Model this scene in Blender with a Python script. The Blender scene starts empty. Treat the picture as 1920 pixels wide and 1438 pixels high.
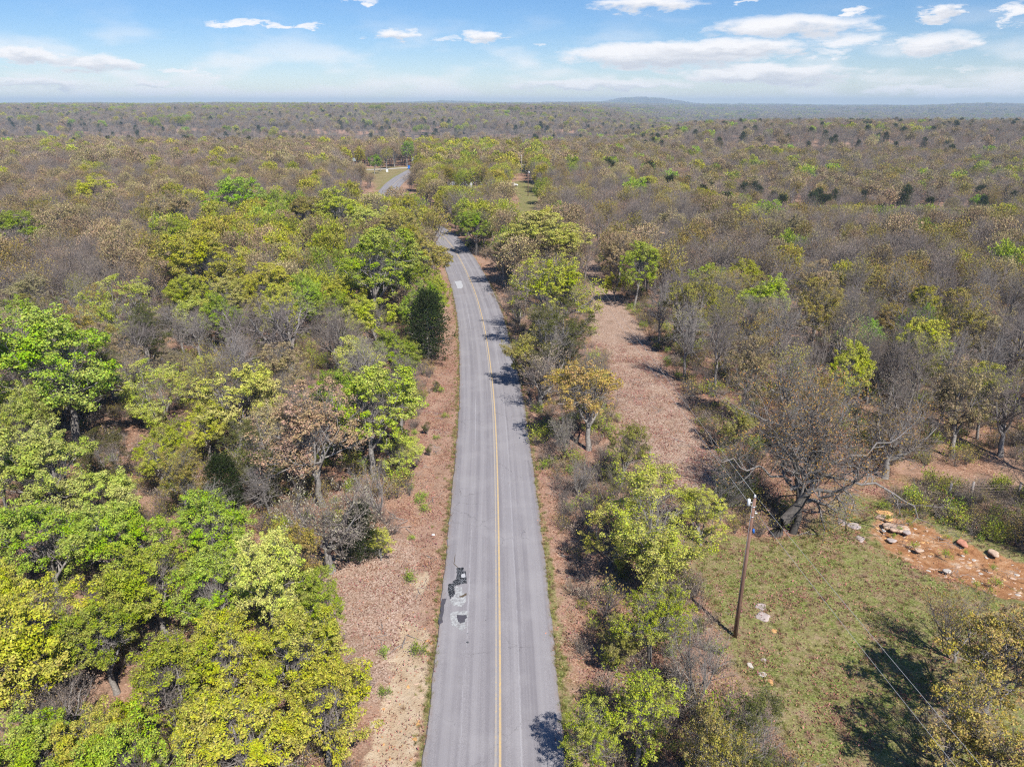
import bpy, math, random
import numpy as np
from mathutils import Vector
R_ = math.radians
SC = bpy.context.scene
COL = SC.collection

# ------------------------------------------------------------------ camera
CAM_H, TILT, F = 30.0, R_(21.5), 1331.0
cam_d = bpy.data.cameras.new('camera'); cam = bpy.data.objects.new('camera', cam_d); COL.objects.link(cam)
cam_d.sensor_width = 36.0; cam_d.lens = F * 36.0 / 1920.0
cam_d.clip_start = 0.5; cam_d.clip_end = 40000
cam.location = (0, 0, CAM_H); cam.rotation_euler = (R_(90) - TILT, 0, 0)
SC.camera = cam
# ------------------------------------------------------------------ sky, clouds
SUN_EL, SUN_AZ = R_(50), R_(180 - 27)          # azimuth of the sun measured clockwise from +Y: behind the camera, to the right
W = bpy.data.worlds.new('World'); SC.world = W; W.use_nodes = True
wt = W.node_tree; wt.nodes.clear()
def nd(t, typ, **kw):
    n = t.nodes.new(typ)
    for k, v in kw.items(): setattr(n, k, v)
    return n
def mth(t, op, a, b=None, c=None, clamp=False):
    n = t.nodes.new('ShaderNodeMath'); n.operation = op; n.use_clamp = clamp
    for i, v in enumerate((a, b, c)):
        if v is None: continue
        if isinstance(v, (int, float)): n.inputs[i].default_value = v
        else: t.links.new(v, n.inputs[i])
    return n.outputs[0]
def mixc(t, fac, a, b, blend='MIX'):
    n = t.nodes.new('ShaderNodeMix'); n.data_type = 'RGBA'; n.blend_type = blend
    for s, v in ((n.inputs[0], fac), (n.inputs[6], a), (n.inputs[7], b)):
        if isinstance(v, (int, float)): s.default_value = v
        elif isinstance(v, tuple): s.default_value = (*v, 1.0)
        else: t.links.new(v, s)
    return n.outputs[2]
def noise(t, vec, scale, detail=3.0, rough=0.55, dim='3D', out=0):
    n = t.nodes.new('ShaderNodeTexNoise'); n.noise_dimensions = dim
    n.inputs['Scale'].default_value = scale; n.inputs['Detail'].default_value = detail; n.inputs['Roughness'].default_value = rough
    if vec is not None: t.links.new(vec, n.inputs['Vector'])
    return n.outputs[out]
def ramp(t, fac, stops, interp='LINEAR'):
    n = t.nodes.new('ShaderNodeValToRGB'); cr = n.color_ramp; cr.interpolation = interp
    while len(cr.elements) < len(stops): cr.elements.new(0.5)
    for e, (p, c) in zip(cr.elements, stops):
        e.position = p; e.color = (*c, 1.0) if isinstance(c, tuple) else (c, c, c, 1.0)
    if isinstance(fac, (int, float)): n.inputs[0].default_value = fac
    else: t.links.new(fac, n.inputs[0])
    return n.outputs[0]
def maprange(t, v, a, b, c=0.0, d=1.0, smooth=True):
    n = t.nodes.new('ShaderNodeMapRange'); n.interpolation_type = 'SMOOTHSTEP' if smooth else 'LINEAR'
    t.links.new(v, n.inputs[0])
    for i, q in zip((1, 2, 3, 4), (a, b, c, d)): n.inputs[i].default_value = q
    return n.outputs[0]

sky = nd(wt, 'ShaderNodeTexSky', sky_type='NISHITA', sun_disc=False, sun_elevation=SUN_EL, sun_rotation=SUN_AZ,
         altitude=300.0, air_density=1.0, dust_density=0.0, ozone_density=3.0)
tc = nd(wt, 'ShaderNodeTexCoord'); sep = nd(wt, 'ShaderNodeSeparateXYZ'); wt.links.new(tc.outputs['Generated'], sep.inputs[0])
az = mth(wt, 'MULTIPLY', mth(wt, 'ARCTAN2', sep.outputs[0], sep.outputs[1]), 57.2958)
el = mth(wt, 'MULTIPLY', mth(wt, 'ARCSINE', sep.outputs[2]), 57.2958)
cv = nd(wt, 'ShaderNodeCombineXYZ'); wt.links.new(az, cv.inputs[0]); wt.links.new(mth(wt, 'MULTIPLY', el, 3.2), cv.inputs[1])
n1 = noise(wt, cv.outputs[0], 0.42, 6.0, 0.6); n2 = noise(wt, cv.outputs[0], 0.16, 3.0, 0.5)
cv2 = nd(wt, 'ShaderNodeCombineXYZ'); wt.links.new(az, cv2.inputs[0]); wt.links.new(mth(wt, 'MULTIPLY', el, 3.2), cv2.inputs[1]); cv2.inputs[2].default_value = 7.3
n3 = noise(wt, cv2.outputs[0], 0.55, 5.0, 0.6)
wx = mth(wt, 'ADD', az, mth(wt, 'MULTIPLY', mth(wt, 'SUBTRACT', n3, 0.5), 6.0))
wy = mth(wt, 'ADD', el, mth(wt, 'MULTIPLY', mth(wt, 'SUBTRACT', n1, 0.5), 1.7))
def to_azel(px, py):
    x, v = (px - 960) / F, (py - 719) / F
    d = Vector((x, math.cos(TILT) - v * math.sin(TILT), -math.sin(TILT) - v * math.cos(TILT))).normalized()
    return math.degrees(math.atan2(d.x, d.y)), math.degrees(math.asin(d.z))
# clouds where the photograph has them: centre and half sizes, and how solid each one is
CLOUDS = [(55, 104, 95, 19, 1.1), (180, 120, 105, 19, 1.0), (75, 157, 110, 15, 1.0), (470, 44, 85, 7, .85), (575, 48, 40, 7, .8),
          (740, 66, 55, 15, .95), (840, 72, 25, 8, .6), (910, 70, 42, 14, .95), (350, 137, 55, 11, .9), (275, 155, 36, 10, .95),
          (330, 170, 170, 13, .85), (520, 184, 190, 13, .85), (1210, 8, 120, 18, .95), (1480, 50, 190, 26, 1.),
          (1600, 76, 90, 18, .7), (1250, 104, 230, 32, 1.25), (1370, 92, 190, 22, 1.1), (1440, 140, 200, 24, 1.2), (1550, 100, 60, 10, .7), (1110, 160, 220, 14, .95),
          (1760, 84, 110, 26, .95), (1610, 20, 32, 10, .9), (1770, 24, 52, 17, 1.), (1905, 22, 40, 24, .9), (1870, 42, 22, 7, .7),
          (1720, 168, 150, 14, .9), (1850, 176, 160, 14, .9), (100, 190, 260, 12, .7), (1300, 186, 350, 10, .5), (960, 185, 90, 8, .5),
          (690, 0, 50, 5, .6), (1400, 4, 30, 5, .7), (1790, 130, 60, 6, .5), (1010, 82, 14, 4, .5)]
best = None; low = None
for (px, py, rx, ry, s) in CLOUDS:
    a0, e0 = to_azel(px, py); a1, _ = to_azel(px + rx, py); _, e1 = to_azel(px, py - ry)
    ra, re = a1 - a0, e1 - e0
    dx = mth(wt, 'MULTIPLY', mth(wt, 'SUBTRACT', wx, a0), 1 / ra); dy = mth(wt, 'MULTIPLY', mth(wt, 'SUBTRACT', wy, e0), 1 / re)
    d2 = mth(wt, 'ADD', mth(wt, 'MULTIPLY', dx, dx), mth(wt, 'MULTIPLY', dy, dy))
    v = mth(wt, 'MULTIPLY', mth(wt, 'SUBTRACT', 1.15, d2, clamp=True), s)
    sh = mth(wt, 'MULTIPLY', v, mth(wt, 'ADD', mth(wt, 'MULTIPLY', dy, -1.3), 0.25, clamp=True)) if s > .9 else None
    best = v if best is None else mth(wt, 'MAXIMUM', best, v)
    if sh is not None: low = sh if low is None else mth(wt, 'MAXIMUM', low, sh)
fluff = mth(wt, 'MULTIPLY', mth(wt, 'SUBTRACT', n1, 0.5), 1.5)
dens = maprange(wt, mth(wt, 'ADD', best, fluff), 0.08, 1.0, 0.0, 0.95)
streak = mth(wt, 'MULTIPLY', maprange(wt, n2, 0.44, 0.66, 0.0, 1.0), maprange(wt, el, 0.3, 7.0, 0.85, 0.0))
dens = mth(wt, 'MAXIMUM', mth(wt, 'MULTIPLY', dens, maprange(wt, best, 0.0, 0.25)), streak)
ccol = mixc(wt, mth(wt, 'MULTIPLY', low, 0.9, clamp=True), (11.0, 10.8, 10.9), (6.6, 6.9, 7.7))  # grey undersides of the denser clouds are shading put into the colour
hsv = nd(wt, 'ShaderNodeHueSaturation'); hsv.inputs['Saturation'].default_value = 1.0; hsv.inputs['Value'].default_value = 1.0
wt.links.new(sky.outputs[0], hsv.inputs['Color'])
tint = mixc(wt, maprange(wt, el, 0.0, 7.0), (1.02, 1.06, 1.22), (0.60, 0.86, 1.19))
skyc = mixc(wt, dens, mixc(wt, 1.0, hsv.outputs[0], tint, 'MULTIPLY'), ccol)
bg = nd(wt, 'ShaderNodeBackground'); bg.inputs[1].default_value = 0.066; wt.links.new(skyc, bg.inputs[0])
wo = nd(wt, 'ShaderNodeOutputWorld'); wt.links.new(bg.outputs[0], wo.inputs[0])
# ------------------------------------------------------------------ sun
sd = bpy.data.lights.new('sun', 'SUN'); sd.energy = 4.75; sd.angle = R_(0.53); sd.color = (1.0, 0.955, 0.88)
sun = bpy.data.objects.new('sun', sd); COL.objects.link(sun)
sdir = Vector((math.sin(SUN_AZ) * math.cos(SUN_EL), math.cos(SUN_AZ) * math.cos(SUN_EL), math.sin(SUN_EL)))
sun.rotation_euler = sdir.to_track_quat('Z', 'Y').to_euler(); sun.location = sdir * 100
SC.view_settings.view_transform = 'Standard'; SC.view_settings.look = 'None'
SC.view_settings.exposure = 0.55; SC.view_settings.gamma = 1.0; SC.view_settings.use_curve_mapping = False
SC.cycles.use_denoising = False; SC.cycles.pixel_filter_type = 'BLACKMAN_HARRIS'; SC.cycles.filter_width = 1.2; SC.cycles.sample_clamp_indirect = 4
SC.cycles.max_bounces = 5; SC.cycles.diffuse_bounces = 1; SC.cycles.glossy_bounces = 2; SC.cycles.transmission_bounces = 2
SC.cycles.transparent_max_bounces = 6; SC.cycles.volume_bounces = 0

# ------------------------------------------------------------------ helpers
rng = np.random.default_rng(7); rnd = random.Random(11)
def tag(o, label=None, cat=None, group=None, kind=None):
    for k, v in (('label', label), ('category', cat), ('group', group), ('kind', kind)):
        if v: o[k] = v
    return o
def link(o, parent=None):
    COL.objects.link(o)
    if parent is not None: o.parent = parent
    return o
def empty(name, loc=(0, 0, 0), rz=0.0):
    o = bpy.data.objects.new(name, None); o.location = loc; o.rotation_euler = (0, 0, rz); o.empty_display_size = 0.3
    return link(o)
def npmesh(name, V, Q, mats, mi=None, smooth=None, T=None):
    """V (n,3), Q (m,4) quads, T optional (k,3) triangles"""
    me = bpy.data.meshes.new(name); V = np.asarray(V, np.float32)
    Q = np.asarray(Q, np.int32).reshape(-1, 4); T = np.zeros((0, 3), np.int32) if T is None else np.asarray(T, np.int32)
    nq, nt = len(Q), len(T)
    me.vertices.add(len(V)); me.vertices.foreach_set('co', V.ravel())
    me.loops.add(nq * 4 + nt * 3); me.loops.foreach_set('vertex_index', np.concatenate([Q.ravel(), T.ravel()]).astype(np.int32))
    me.polygons.add(nq + nt)
    st = np.concatenate([np.arange(nq) * 4, nq * 4 + np.arange(nt) * 3]).astype(np.int32); me.polygons.foreach_set('loop_start', st)
    if mi is not None: me.polygons.foreach_set('material_index', np.asarray(mi, np.int32))
    if smooth is not None: me.polygons.foreach_set('use_smooth', np.broadcast_to(np.asarray(smooth, bool), (nq + nt,)).copy())
    for m in mats: me.materials.append(m)
    me.update(calc_edges=True); me.validate()
    return me
def S(a, b, x):
    t = np.clip((np.asarray(x, float) - a) / (b - a), 0, 1); return t * t * (3 - 2 * t)
def vnoise(x, y, s, seed=0):
    x = np.asarray(x, float) * s + seed * 17.3; y = np.asarray(y, float) * s - seed * 9.1
    return (np.sin(x * 1.7 + 1.3 * np.sin(y * 1.1 + seed)) + np.sin(y * 1.9 + 1.7 * np.sin(x * 0.8)) + np.sin((x + y) * 1.13 + 2.1) ) / 3.0
def H(x, y):
    """terrain height"""
    x = np.asarray(x, float); y = np.asarray(y, float); yy = np.maximum(y, 1.0)
    a = x / yy
    r = S(0.06, 0.3, a)
    left = -17 * S(470, 660, y) + 31 * S(690, 1500, y)
    right = -13 * S(135, 275, y) * S(25, 90, x) + 18 * S(310, 640, y) - 40 * S(740, 1500, y) + 30 * S(2200, 4300, y)
    z = left * (1 - r) + right * r
    z += S(600, 1400, y) * (3.0 * vnoise(x, y, 0.004, 1) + 1.6 * vnoise(x, y, 0.011, 2))
    z += S(2200, 6500, y) * (5 + 11 * vnoise(x, y, 0.0011, 3)) + S(1500, 2600, y) * 7 * vnoise(x, y, 0.0022, 7)
    def hill(px, wpx, h, D, wd):
        cx = (px - 960) / F * D * 0.93; w = wpx / F * D * 0.93
        return h * np.exp(-np.abs((x - cx) / w) ** 3.0) * np.exp(-((y - D) / wd) ** 2)
    z -= 42 * S(3000, 8000, y) * S(-.08, -.33, a)
    z += hill(1205, 62, 66, 8200, 700) + hill(1300, 260, 20, 7600, 700) + hill(780, 130, 14, 7800, 800) + hill(1850, 110, 22, 5200, 900) - hill(1620, 130, 12, 7000, 900)
    return z
def at(px, py, z=0.0):
    x, v = (px - 960) / F, (py - 719) / F
    d = Vector((x, math.cos(TILT) - v * math.sin(TILT), -math.sin(TILT) - v * math.cos(TILT)))
    t = (z - CAM_H) / d.z
    return Vector((d.x * t, d.y * t, z))
def depth(p): return p[1] * math.cos(TILT) + (CAM_H - p[2]) * math.sin(TILT)
def proj(x, y, z):
    zc = y * math.cos(TILT) + (CAM_H - z) * math.sin(TILT)
    return 960 + F * x / zc, 719 + F * ((CAM_H - z) * math.cos(TILT) - y * math.sin(TILT)) / zc
def inpoly(x, y, P):
    x = np.asarray(x, float); y = np.asarray(y, float); c = np.zeros(x.shape, bool); n = len(P)
    for i in range(n):
        x0, y0 = P[i][0], P[i][1]; x1, y1 = P[i - 1][0], P[i - 1][1]
        k = (y0 > y) != (y1 > y)
        c ^= k & (x < (x1 - x0) * (y - y0) / ((y1 - y0) if y1 != y0 else 1e-9) + x0)
    return c
def polydist(x, y, P, closed=True):
    x = np.asarray(x, float); y = np.asarray(y, float); d = np.full(x.shape, 1e9); n = len(P)
    for i in range(0 if closed else 1, n):
        x0, y0, x1, y1 = P[i - 1][0], P[i - 1][1], P[i][0], P[i][1]
        L2 = (x1 - x0) ** 2 + (y1 - y0) ** 2 + 1e-9
        t = np.clip(((x - x0) * (x1 - x0) + (y - y0) * (y1 - y0)) / L2, 0, 1)
        d = np.minimum(d, np.hypot(x - x0 - t * (x1 - x0), y - y0 - t * (y1 - y0)))
    return d
def soft(x, y, P, w):      # 1 inside, falling off over w metres across the outline
    d = polydist(x, y, P); s = np.where(inpoly(x, y, P), d, -d)
    return S(-w, w, s)
def mat(name, rough=0.8):
    m = bpy.data.materials.new(name); m.use_nodes = True; t = m.node_tree
    b = t.nodes['Principled BSDF']; b.inputs['Roughness'].default_value = rough; b.inputs['Specular IOR Level'].default_value = 0.25
    return m, t, b
def bump(t, b, h, strength, dist):
    n = t.nodes.new('ShaderNodeBump'); n.inputs['Strength'].default_value = strength; n.inputs['Distance'].default_value = dist
    t.links.new(h, n.inputs['Height']); t.links.new(n.outputs[0], b.inputs['Normal'])
def objco(t): return nd(t, 'ShaderNodeTexCoord').outputs['Object']
def plain(name, c, rough=0.7, var=0.15, scale=6.0, metal=0.0):
    m, t, b = mat(name, rough); o = objco(t); n = noise(t, o, scale, 4.0)
    t.links.new(ramp(t, n, [(0.3, tuple(q * (1 - var) for q in c)), (0.7, tuple(min(1, q * (1 + var)) for q in c))]), b.inputs['Base Color'])
    b.inputs['Metallic'].default_value = metal
    return m

# ------------------------------------------------------------------ road centre line and clearings
mid = [(928, 1438), (928, 1200), (928, 1000), (926, 850), (922, 750), (917, 700), (911, 650), (902, 600), (889, 550), (872, 510), (857, 480), (844, 460), (827, 440)]
far_ = [(724, 363), (738, 345), (753, 333), (775, 320), (800, 311)]
pts = [(-0.9, -40), (-0.8, 0)] + [tuple(at(*p)[:2]) for p in mid] + [(-27.5, 205), (-38, 232)] + [tuple(at(*p)[:2]) for p in far_]
P = np.array(pts)
def smooth_line(P, step=1.0, it=60):
    seg = np.hypot(*np.diff(P, axis=0).T); s = np.concatenate([[0], np.cumsum(seg)])
    t = np.arange(0, s[-1], step); Q = np.stack([np.interp(t, s, P[:, 0]), np.interp(t, s, P[:, 1])], 1)
    for _ in range(it): Q[1:-1] = 0.25 * Q[:-2] + 0.5 * Q[1:-1] + 0.25 * Q[2:]
    return Q
CL = smooth_line(P, 1.0, 60)
RW = 6.92
def road_d(x, y):
    x = np.asarray(x, float).ravel(); y = np.asarray(y, float).ravel(); out = np.full(x.shape, 1e3); sub = CL[::3]
    k = np.where((y < 400) & (np.abs(x) < 90))[0]
    if len(k):
        for i in range(0, len(k), 20000):
            kk = k[i:i + 20000]
            d = (x[kk, None] - sub[None, :, 0]) ** 2 + (y[kk, None] - sub[None, :, 1]) ** 2
            out[kk] = np.sqrt(d.min(1))
    return out
def ppoly(L, z=0.0): return [tuple(at(px, py, z)[:2]) for px, py in L]
STRIP = ppoly([(1084, 470), (1092, 500), (1104, 560), (1108, 640), (1140, 680), (1160, 800), (1150, 880), (1290, 930), (1400, 910), (1310, 812), (1276, 730), (1222, 645), (1180, 585), (1140, 530), (1106, 470)])
GRASS = ppoly([(1290, 985), (1262, 1060), (1330, 1130), (1372, 1250), (1440, 1330), (1500, 1480), (1560, 1900), (2700, 1700), (2350, 1250), (2000, 1080), (1830, 985), (1700, 945), (1600, 935), (1500, 1000), (1420, 1010)])
DIRT = ppoly([(1640, 975), (1680, 962), (1740, 985), (1800, 1012), (1900, 1045), (1990, 1075), (2010, 1130), (1880, 1120), (1800, 1090), (1730, 1062), (1660, 1015)])
DIRT2 = ppoly([(1575, 990), (1640, 985), (1700, 1030), (1790, 1085), (1840, 1130), (1770, 1110), (1690, 1060), (1600, 1030)])
PLINE = ppoly([(972, 410), (1018, 400), (1012, 382), (1002, 350), (987, 316), (988, 292), (964, 292), (962, 330), (958, 355), (972, 372)])
LAWN = ppoly([(640, 316), (785, 310), (800, 318), (772, 327), (745, 342), (726, 352), (715, 366), (704, 372), (694, 344), (640, 333)])
VERGE_SAND = ppoly([(752, 1160), (790, 1165), (815, 1200), (808, 1290), (790, 1380), (770, 1500), (660, 1500), (700, 1360), (735, 1260), (742, 1200)])
SAND2 = ppoly([(775, 1060), (800, 1055), (812, 1100), (790, 1120), (770, 1100)])
WOODCLEAR = ppoly([(630, 1040), (760, 1020), (760, 1180), (700, 1290), (655, 1290), (650, 1200), (560, 1160), (480, 1100), (500, 1050)])
CLEARPATCH = ppoly([(1420, 905), (1560, 880), (1720, 880), (1900, 880), (2000, 930), (2000, 1000), (1830, 985), (1650, 930), (1500, 980)])

# ------------------------------------------------------------------ ground
def axis(fine0, fine1, step, lo, hi, g):
    a = list(np.arange(fine0, fine1 + 1e-6, step)); s = step
    while a[-1] < hi: s *= g; a.append(a[-1] + s)
    b = []; s = step; c = fine0
    while c > lo: s *= g; c -= s; b.append(c)
    return np.array(b[::-1] + a)
gx = axis(-32, 48, 0.5, -9500, 9500, 1.055); gy = axis(8, 90, 0.5, -60, 12500, 1.028)
X, Y = np.meshgrid(gx, gy); xf, yf = X.ravel(), Y.ravel()
rd = road_d(xf, yf)
und = 0.10 * vnoise(xf, yf, 0.45, 5) + 0.05 * vnoise(xf, yf, 1.7, 6)
ditch = -0.28 * np.exp(-((rd - 5.6) / 1.1) ** 2)
Z = H(xf, yf) + und * S(3.5, 6.0, rd) * (1 - S(90, 140, yf)) + ditch * (1 - S(110, 150, yf)) - 0.05 * (rd < 4.2) 
bank = soft(xf, yf, DIRT, 0.8); Z = Z - 0.35 * bank
nx, ny = len(gx), len(gy)
idx = np.arange(nx * ny).reshape(ny, nx)
Q = np.stack([idx[:-1, :-1], idx[:-1, 1:], idx[1:, 1:], idx[1:, :-1]], -1).reshape(-1, 4)
masks = {
 'm_grass': np.clip(soft(xf, yf, GRASS, 1.6) + soft(xf, yf, PLINE, 1.5) * (1 - 0.8 * S(290, 320, yf) * (1 - S(338, 345, yf))) + .62 * soft(xf, yf, LAWN, 3) + 0.45 * soft(xf, yf, CLEARPATCH, 2.0)
     + 0.75 * S(3.3, 3.5, rd) * (1 - S(3.6, 4.3, rd)) + 0.4 * S(3.3, 3.6, rd) * (1 - S(5, 8, rd)) * (xf > 0) * (1 - S(38, 50, yf)), 0, 1),
 'm_dirt': np.clip(soft(xf, yf, DIRT, 0.7) + 0.45 * soft(xf, yf, DIRT2, 0.8), 0, 1),
 'm_sand': np.clip(soft(xf, yf, VERGE_SAND, 0.8) + 0.8 * soft(xf, yf, SAND2, 0.6), 0, 1),
 'm_open': np.clip(soft(xf, yf, STRIP, 1.5) + 0.42 * S(3.4, 4, rd) * (1 - S(7.5, 9.5, rd)) + soft(xf, yf, WOODCLEAR, 1.5), 0, 1),
}
gm, t, b = mat('leaf litter and grass ground', 0.95); b.inputs['Specular IOR Level'].default_value = 0.05
o = objco(t)
vor = nd(t, 'ShaderNodeTexVoronoi'); vor.inputs['Scale'].default_value = 12.0; t.links.new(o, vor.inputs['Vector'])
sepc = nd(t, 'ShaderNodeSeparateColor'); t.links.new(vor.outputs['Color'], sepc.inputs[0])
vor2 = nd(t, 'ShaderNodeTexVoronoi'); vor2.inputs['Scale'].default_value = 2.6; t.links.new(o, vor2.inputs['Vector'])
sepc2 = nd(t, 'ShaderNodeSeparateColor'); t.links.new(vor2.outputs['Color'], sepc2.inputs[0])
nl = noise(t, o, 0.22, 5.0, 0.6); nm = noise(t, o, 1.3, 5.0, 0.65); nf = noise(t, o, 9.0, 4.0, 0.7)
nff = noise(t, o, 0.9, 8.0, 0.75)
litter = ramp(t, sepc.outputs[0], [(0.0, (0.10, 0.052, 0.034)), (0.25, (0.24, 0.125, 0.083)), (0.55, (0.36, 0.20, 0.14)), (0.8, (0.42, 0.26, 0.19)), (1.0, (0.55, 0.40, 0.31))])
litter = mixc(t, maprange(t, nm, 0.35, 0.7, 0.0, 0.65), litter, (0.30, 0.165, 0.12))
litter = mixc(t, maprange(t, nl, 0.42, 0.6, 0.0, 0.6), litter, (0.42, 0.28, 0.22))
litter = mixc(t, maprange(t, noise(t, o, 0.5, 6.0, 0.7), 0.52, 0.66, 0.0, 0.6), litter, (0.20, 0.125, 0.09))
openc = ramp(t, sepc.outputs[1], [(0.0, (0.17, 0.10, 0.07)), (0.35, (0.42, 0.275, 0.205)), (0.75, (0.51, 0.36, 0.28)), (1.0, (0.62, 0.48, 0.39))])
openc = mixc(t, maprange(t, nm, 0.45, 0.7, 0.0, 0.6), openc, (0.40, 0.25, 0.17))
openc = mixc(t, maprange(t, noise(t, o, 0.4, 6.0, 0.7), 0.5, 0.68, 0.0, 0.55), openc, (0.27, 0.175, 0.125))
def attr(t, n): 
    a = nd(t, 'ShaderNodeAttribute', attribute_name=n); return a.outputs['Fac']
def edge(t, a, nz, amt=0.7, lo=0.35, hi=0.65):
    return maprange(t, mth(t, 'ADD', a, mth(t, 'MULTIPLY', mth(t, 'SUBTRACT', nz, 0.5), amt)), lo, hi)
base = mixc(t, edge(t, attr(t, 'm_open'), nm, 0.8), mixc(t, 1.0, litter, (1.15, 1.12, 1.05), 'MULTIPLY'), openc)
sandc = ramp(t, nff, [(0.3, (0.42, 0.28, 0.18)), (0.5, (0.55, 0.41, 0.28)), (0.7, (0.66, 0.53, 0.39))])
base = mixc(t, edge(t, attr(t, 'm_sand'), nff, 2.6, 0.45, 0.75), base, sandc)
dirtc = ramp(t, nff, [(0.28, (0.16, 0.065, 0.035)), (0.42, (0.36, 0.16, 0.075)), (0.54, (0.48, 0.25, 0.13)), (0.66, (0.62, 0.45, 0.32))])
base = mixc(t, edge(t, attr(t, 'm_dirt'), nm, 1.3), base, dirtc)
grassc = ramp(t, sepc.outputs[2], [(0.0, (0.10, 0.125, 0.03)), (0.4, (0.19, 0.215, 0.055)), (0.8, (0.27, 0.28, 0.09)), (1.0, (0.40, 0.36, 0.17))])
gcol = mixc(t, maprange(t, nff, 0.42, 0.68, 0.0, 0.85), grassc, litter)
gcol = mixc(t, maprange(t, nl, 0.45, 0.65, 0.0, 0.35), gcol, (0.36, 0.27, 0.14))
gfac = mth(t, 'MULTIPLY', edge(t, attr(t, 'm_grass'), nff, 1.5, 0.35, 0.7), mth(t, 'SUBTRACT', 1.0, mth(t, 'MULTIPLY', edge(t, attr(t, 'm_dirt'), nm, 1.3), 0.95)))
base = mixc(t, gfac, base, gcol)
# sparse green weeds between the leaves everywhere
weed = maprange(t, noise(t, o, 0.55, 6.0, 0.7), 0.62, 0.72, 0.0, 0.5)
base = mixc(t, weed, base, (0.14, 0.17, 0.04))
# wooded country far beyond: the canopy itself
sp = nd(t, 'ShaderNodeSeparateXYZ'); t.links.new(o, sp.inputs[0])
fw = ramp(t, noise(t, o, 0.02, 8.0, 0.7), [(0.3, (0.045, 0.05, 0.03)), (0.5, (0.09, 0.078, 0.062)), (0.64, (0.12, 0.10, 0.08)), (0.75, (0.22, 0.18, 0.14))])
opn = maprange(t, noise(t, o, 0.011, 4.0, 0.6), 0.5, 0.6, 0.9, 0.0)
base = mixc(t, mth(t, 'MULTIPLY', maprange(t, sp.outputs[1], 420, 620, 0.0, 1.0), opn), base, (0.15, 0.12, 0.10))
base = mixc(t, maprange(t, sp.outputs[1], 1100, 2000, 0.0, 1.0), base, fw)
base = mixc(t, 1.0, base, (0.88, 0.90, 0.90), 'MULTIPLY')
t.links.new(base, b.inputs['Base Color'])
hb = mth(t, 'ADD', mth(t, 'MULTIPLY', sepc.outputs[0], 0.6), nf)
bump(t, b, hb, 0.8, 0.07)
gme = npmesh('ground', np.stack([xf, yf, Z], 1), Q, [gm], smooth=True)
for k, v in masks.items():
    a = gme.attributes.new(k, 'FLOAT', 'POINT'); a.data.foreach_set('value', v.astype(np.float32))
tag(link(bpy.data.objects.new('ground', gme)), kind='structure')
def gz(x, y):
    d = float(road_d([x], [y])[0])
    return float(H(x, y)) + float(0.10 * vnoise(x, y, 0.45, 5) + 0.05 * vnoise(x, y, 1.7, 6)) * float(S(3.5, 6, d)) * float(1 - S(90, 140, y)) - 0.28 * math.exp(-((d - 5.6) / 1.1) ** 2) * float(1 - S(110, 150, y))

# ------------------------------------------------------------------ road
def ribbon(line, offs, zs, name, m, jitter=0.0, closed_under=False):
    T = np.gradient(line, axis=0); T /= np.linalg.norm(T, axis=1)[:, None]; N = np.stack([T[:, 1], -T[:, 0]], 1)
    s = np.concatenate([[0], np.cumsum(np.hypot(*np.diff(line, axis=0).T))])
    rows = []; uv = []
    for i, (of, zz) in enumerate(zip(offs, zs)):
        ofa = np.full(len(line), of)
        if jitter and i in (0, 1, len(offs) - 2, len(offs) - 1):
            ofa = ofa + jitter * (np.sin(s * 0.9 + of) * 0.4 + np.sin(s * 2.7 + of * 3) * 0.35 + np.sin(s * 6.1 + of) * 0.25)
        p = line + N * ofa[:, None]; rows.append(np.column_stack([p, H(p[:, 0], p[:, 1]) + zz])); uv.append(np.column_stack([ofa, s]))
    V = np.stack(rows, 1); n, k = V.shape[:2]; idx = np.arange(n * k).reshape(n, k)
    Q = np.stack([idx[:-1, :-1], idx[:-1, 1:], idx[1:, 1:], idx[1:, :-1]], -1).reshape(-1, 4)
    me = npmesh(name, V.reshape(-1, 3), Q, [m], smooth=False)
    UV = np.stack(uv, 1).reshape(-1, 2); ul = me.uv_layers.new(name='UVMap')
    li = np.zeros(len(me.loops), np.int32); me.loops.foreach_get('vertex_index', li); ul.data.foreach_set('uv', UV[li].astype(np.float32).ravel())
    o = bpy.data.objects.new(name, me); return link(o)
am, t, b = mat('weathered asphalt', 0.85)
uvn = nd(t, 'ShaderNodeUVMap'); sx = nd(t, 'ShaderNodeSeparateXYZ'); t.links.new(uvn.outputs[0], sx.inputs[0]); o = objco(t)
spk = noise(t, o, 34.0, 2.0, 0.7); big = noise(t, o, 0.35, 4.0, 0.6); midn = noise(t, o, 2.2, 5.0, 0.65)
strv = nd(t, 'ShaderNodeCombineXYZ'); t.links.new(mth(t, 'MULTIPLY', sx.outputs[0], 3.2), strv.inputs[0]); t.links.new(mth(t, 'MULTIPLY', sx.outputs[1], 0.035), strv.inputs[1])
stre = noise(t, strv.outputs[0], 1.0, 5.0, 0.6)
base = ramp(t, spk, [(0.25, (0.155, 0.146, 0.153)), (0.5, (0.262, 0.247, 0.258)), (0.75, (0.37, 0.35, 0.363))])
base = mixc(t, maprange(t, stre, 0.35, 0.68, 0.0, 0.6), base, (0.165, 0.153, 0.168))
base = mixc(t, maprange(t, big, 0.45, 0.7, 0.0, 0.3), base, (0.35, 0.335, 0.34))
# worn wheel tracks
for cx, w in ((-2.55, 0.4), (-1.05, 0.35), (1.15, 0.35), (2.65, 0.4)):
    g = mth(t, 'ABSOLUTE', mth(t, 'SUBTRACT', sx.outputs[0], cx)); g = maprange(t, g, 0.0, w, 0.35, 0.0)
    base = mixc(t, g, base, (0.33, 0.315, 0.325))
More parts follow.
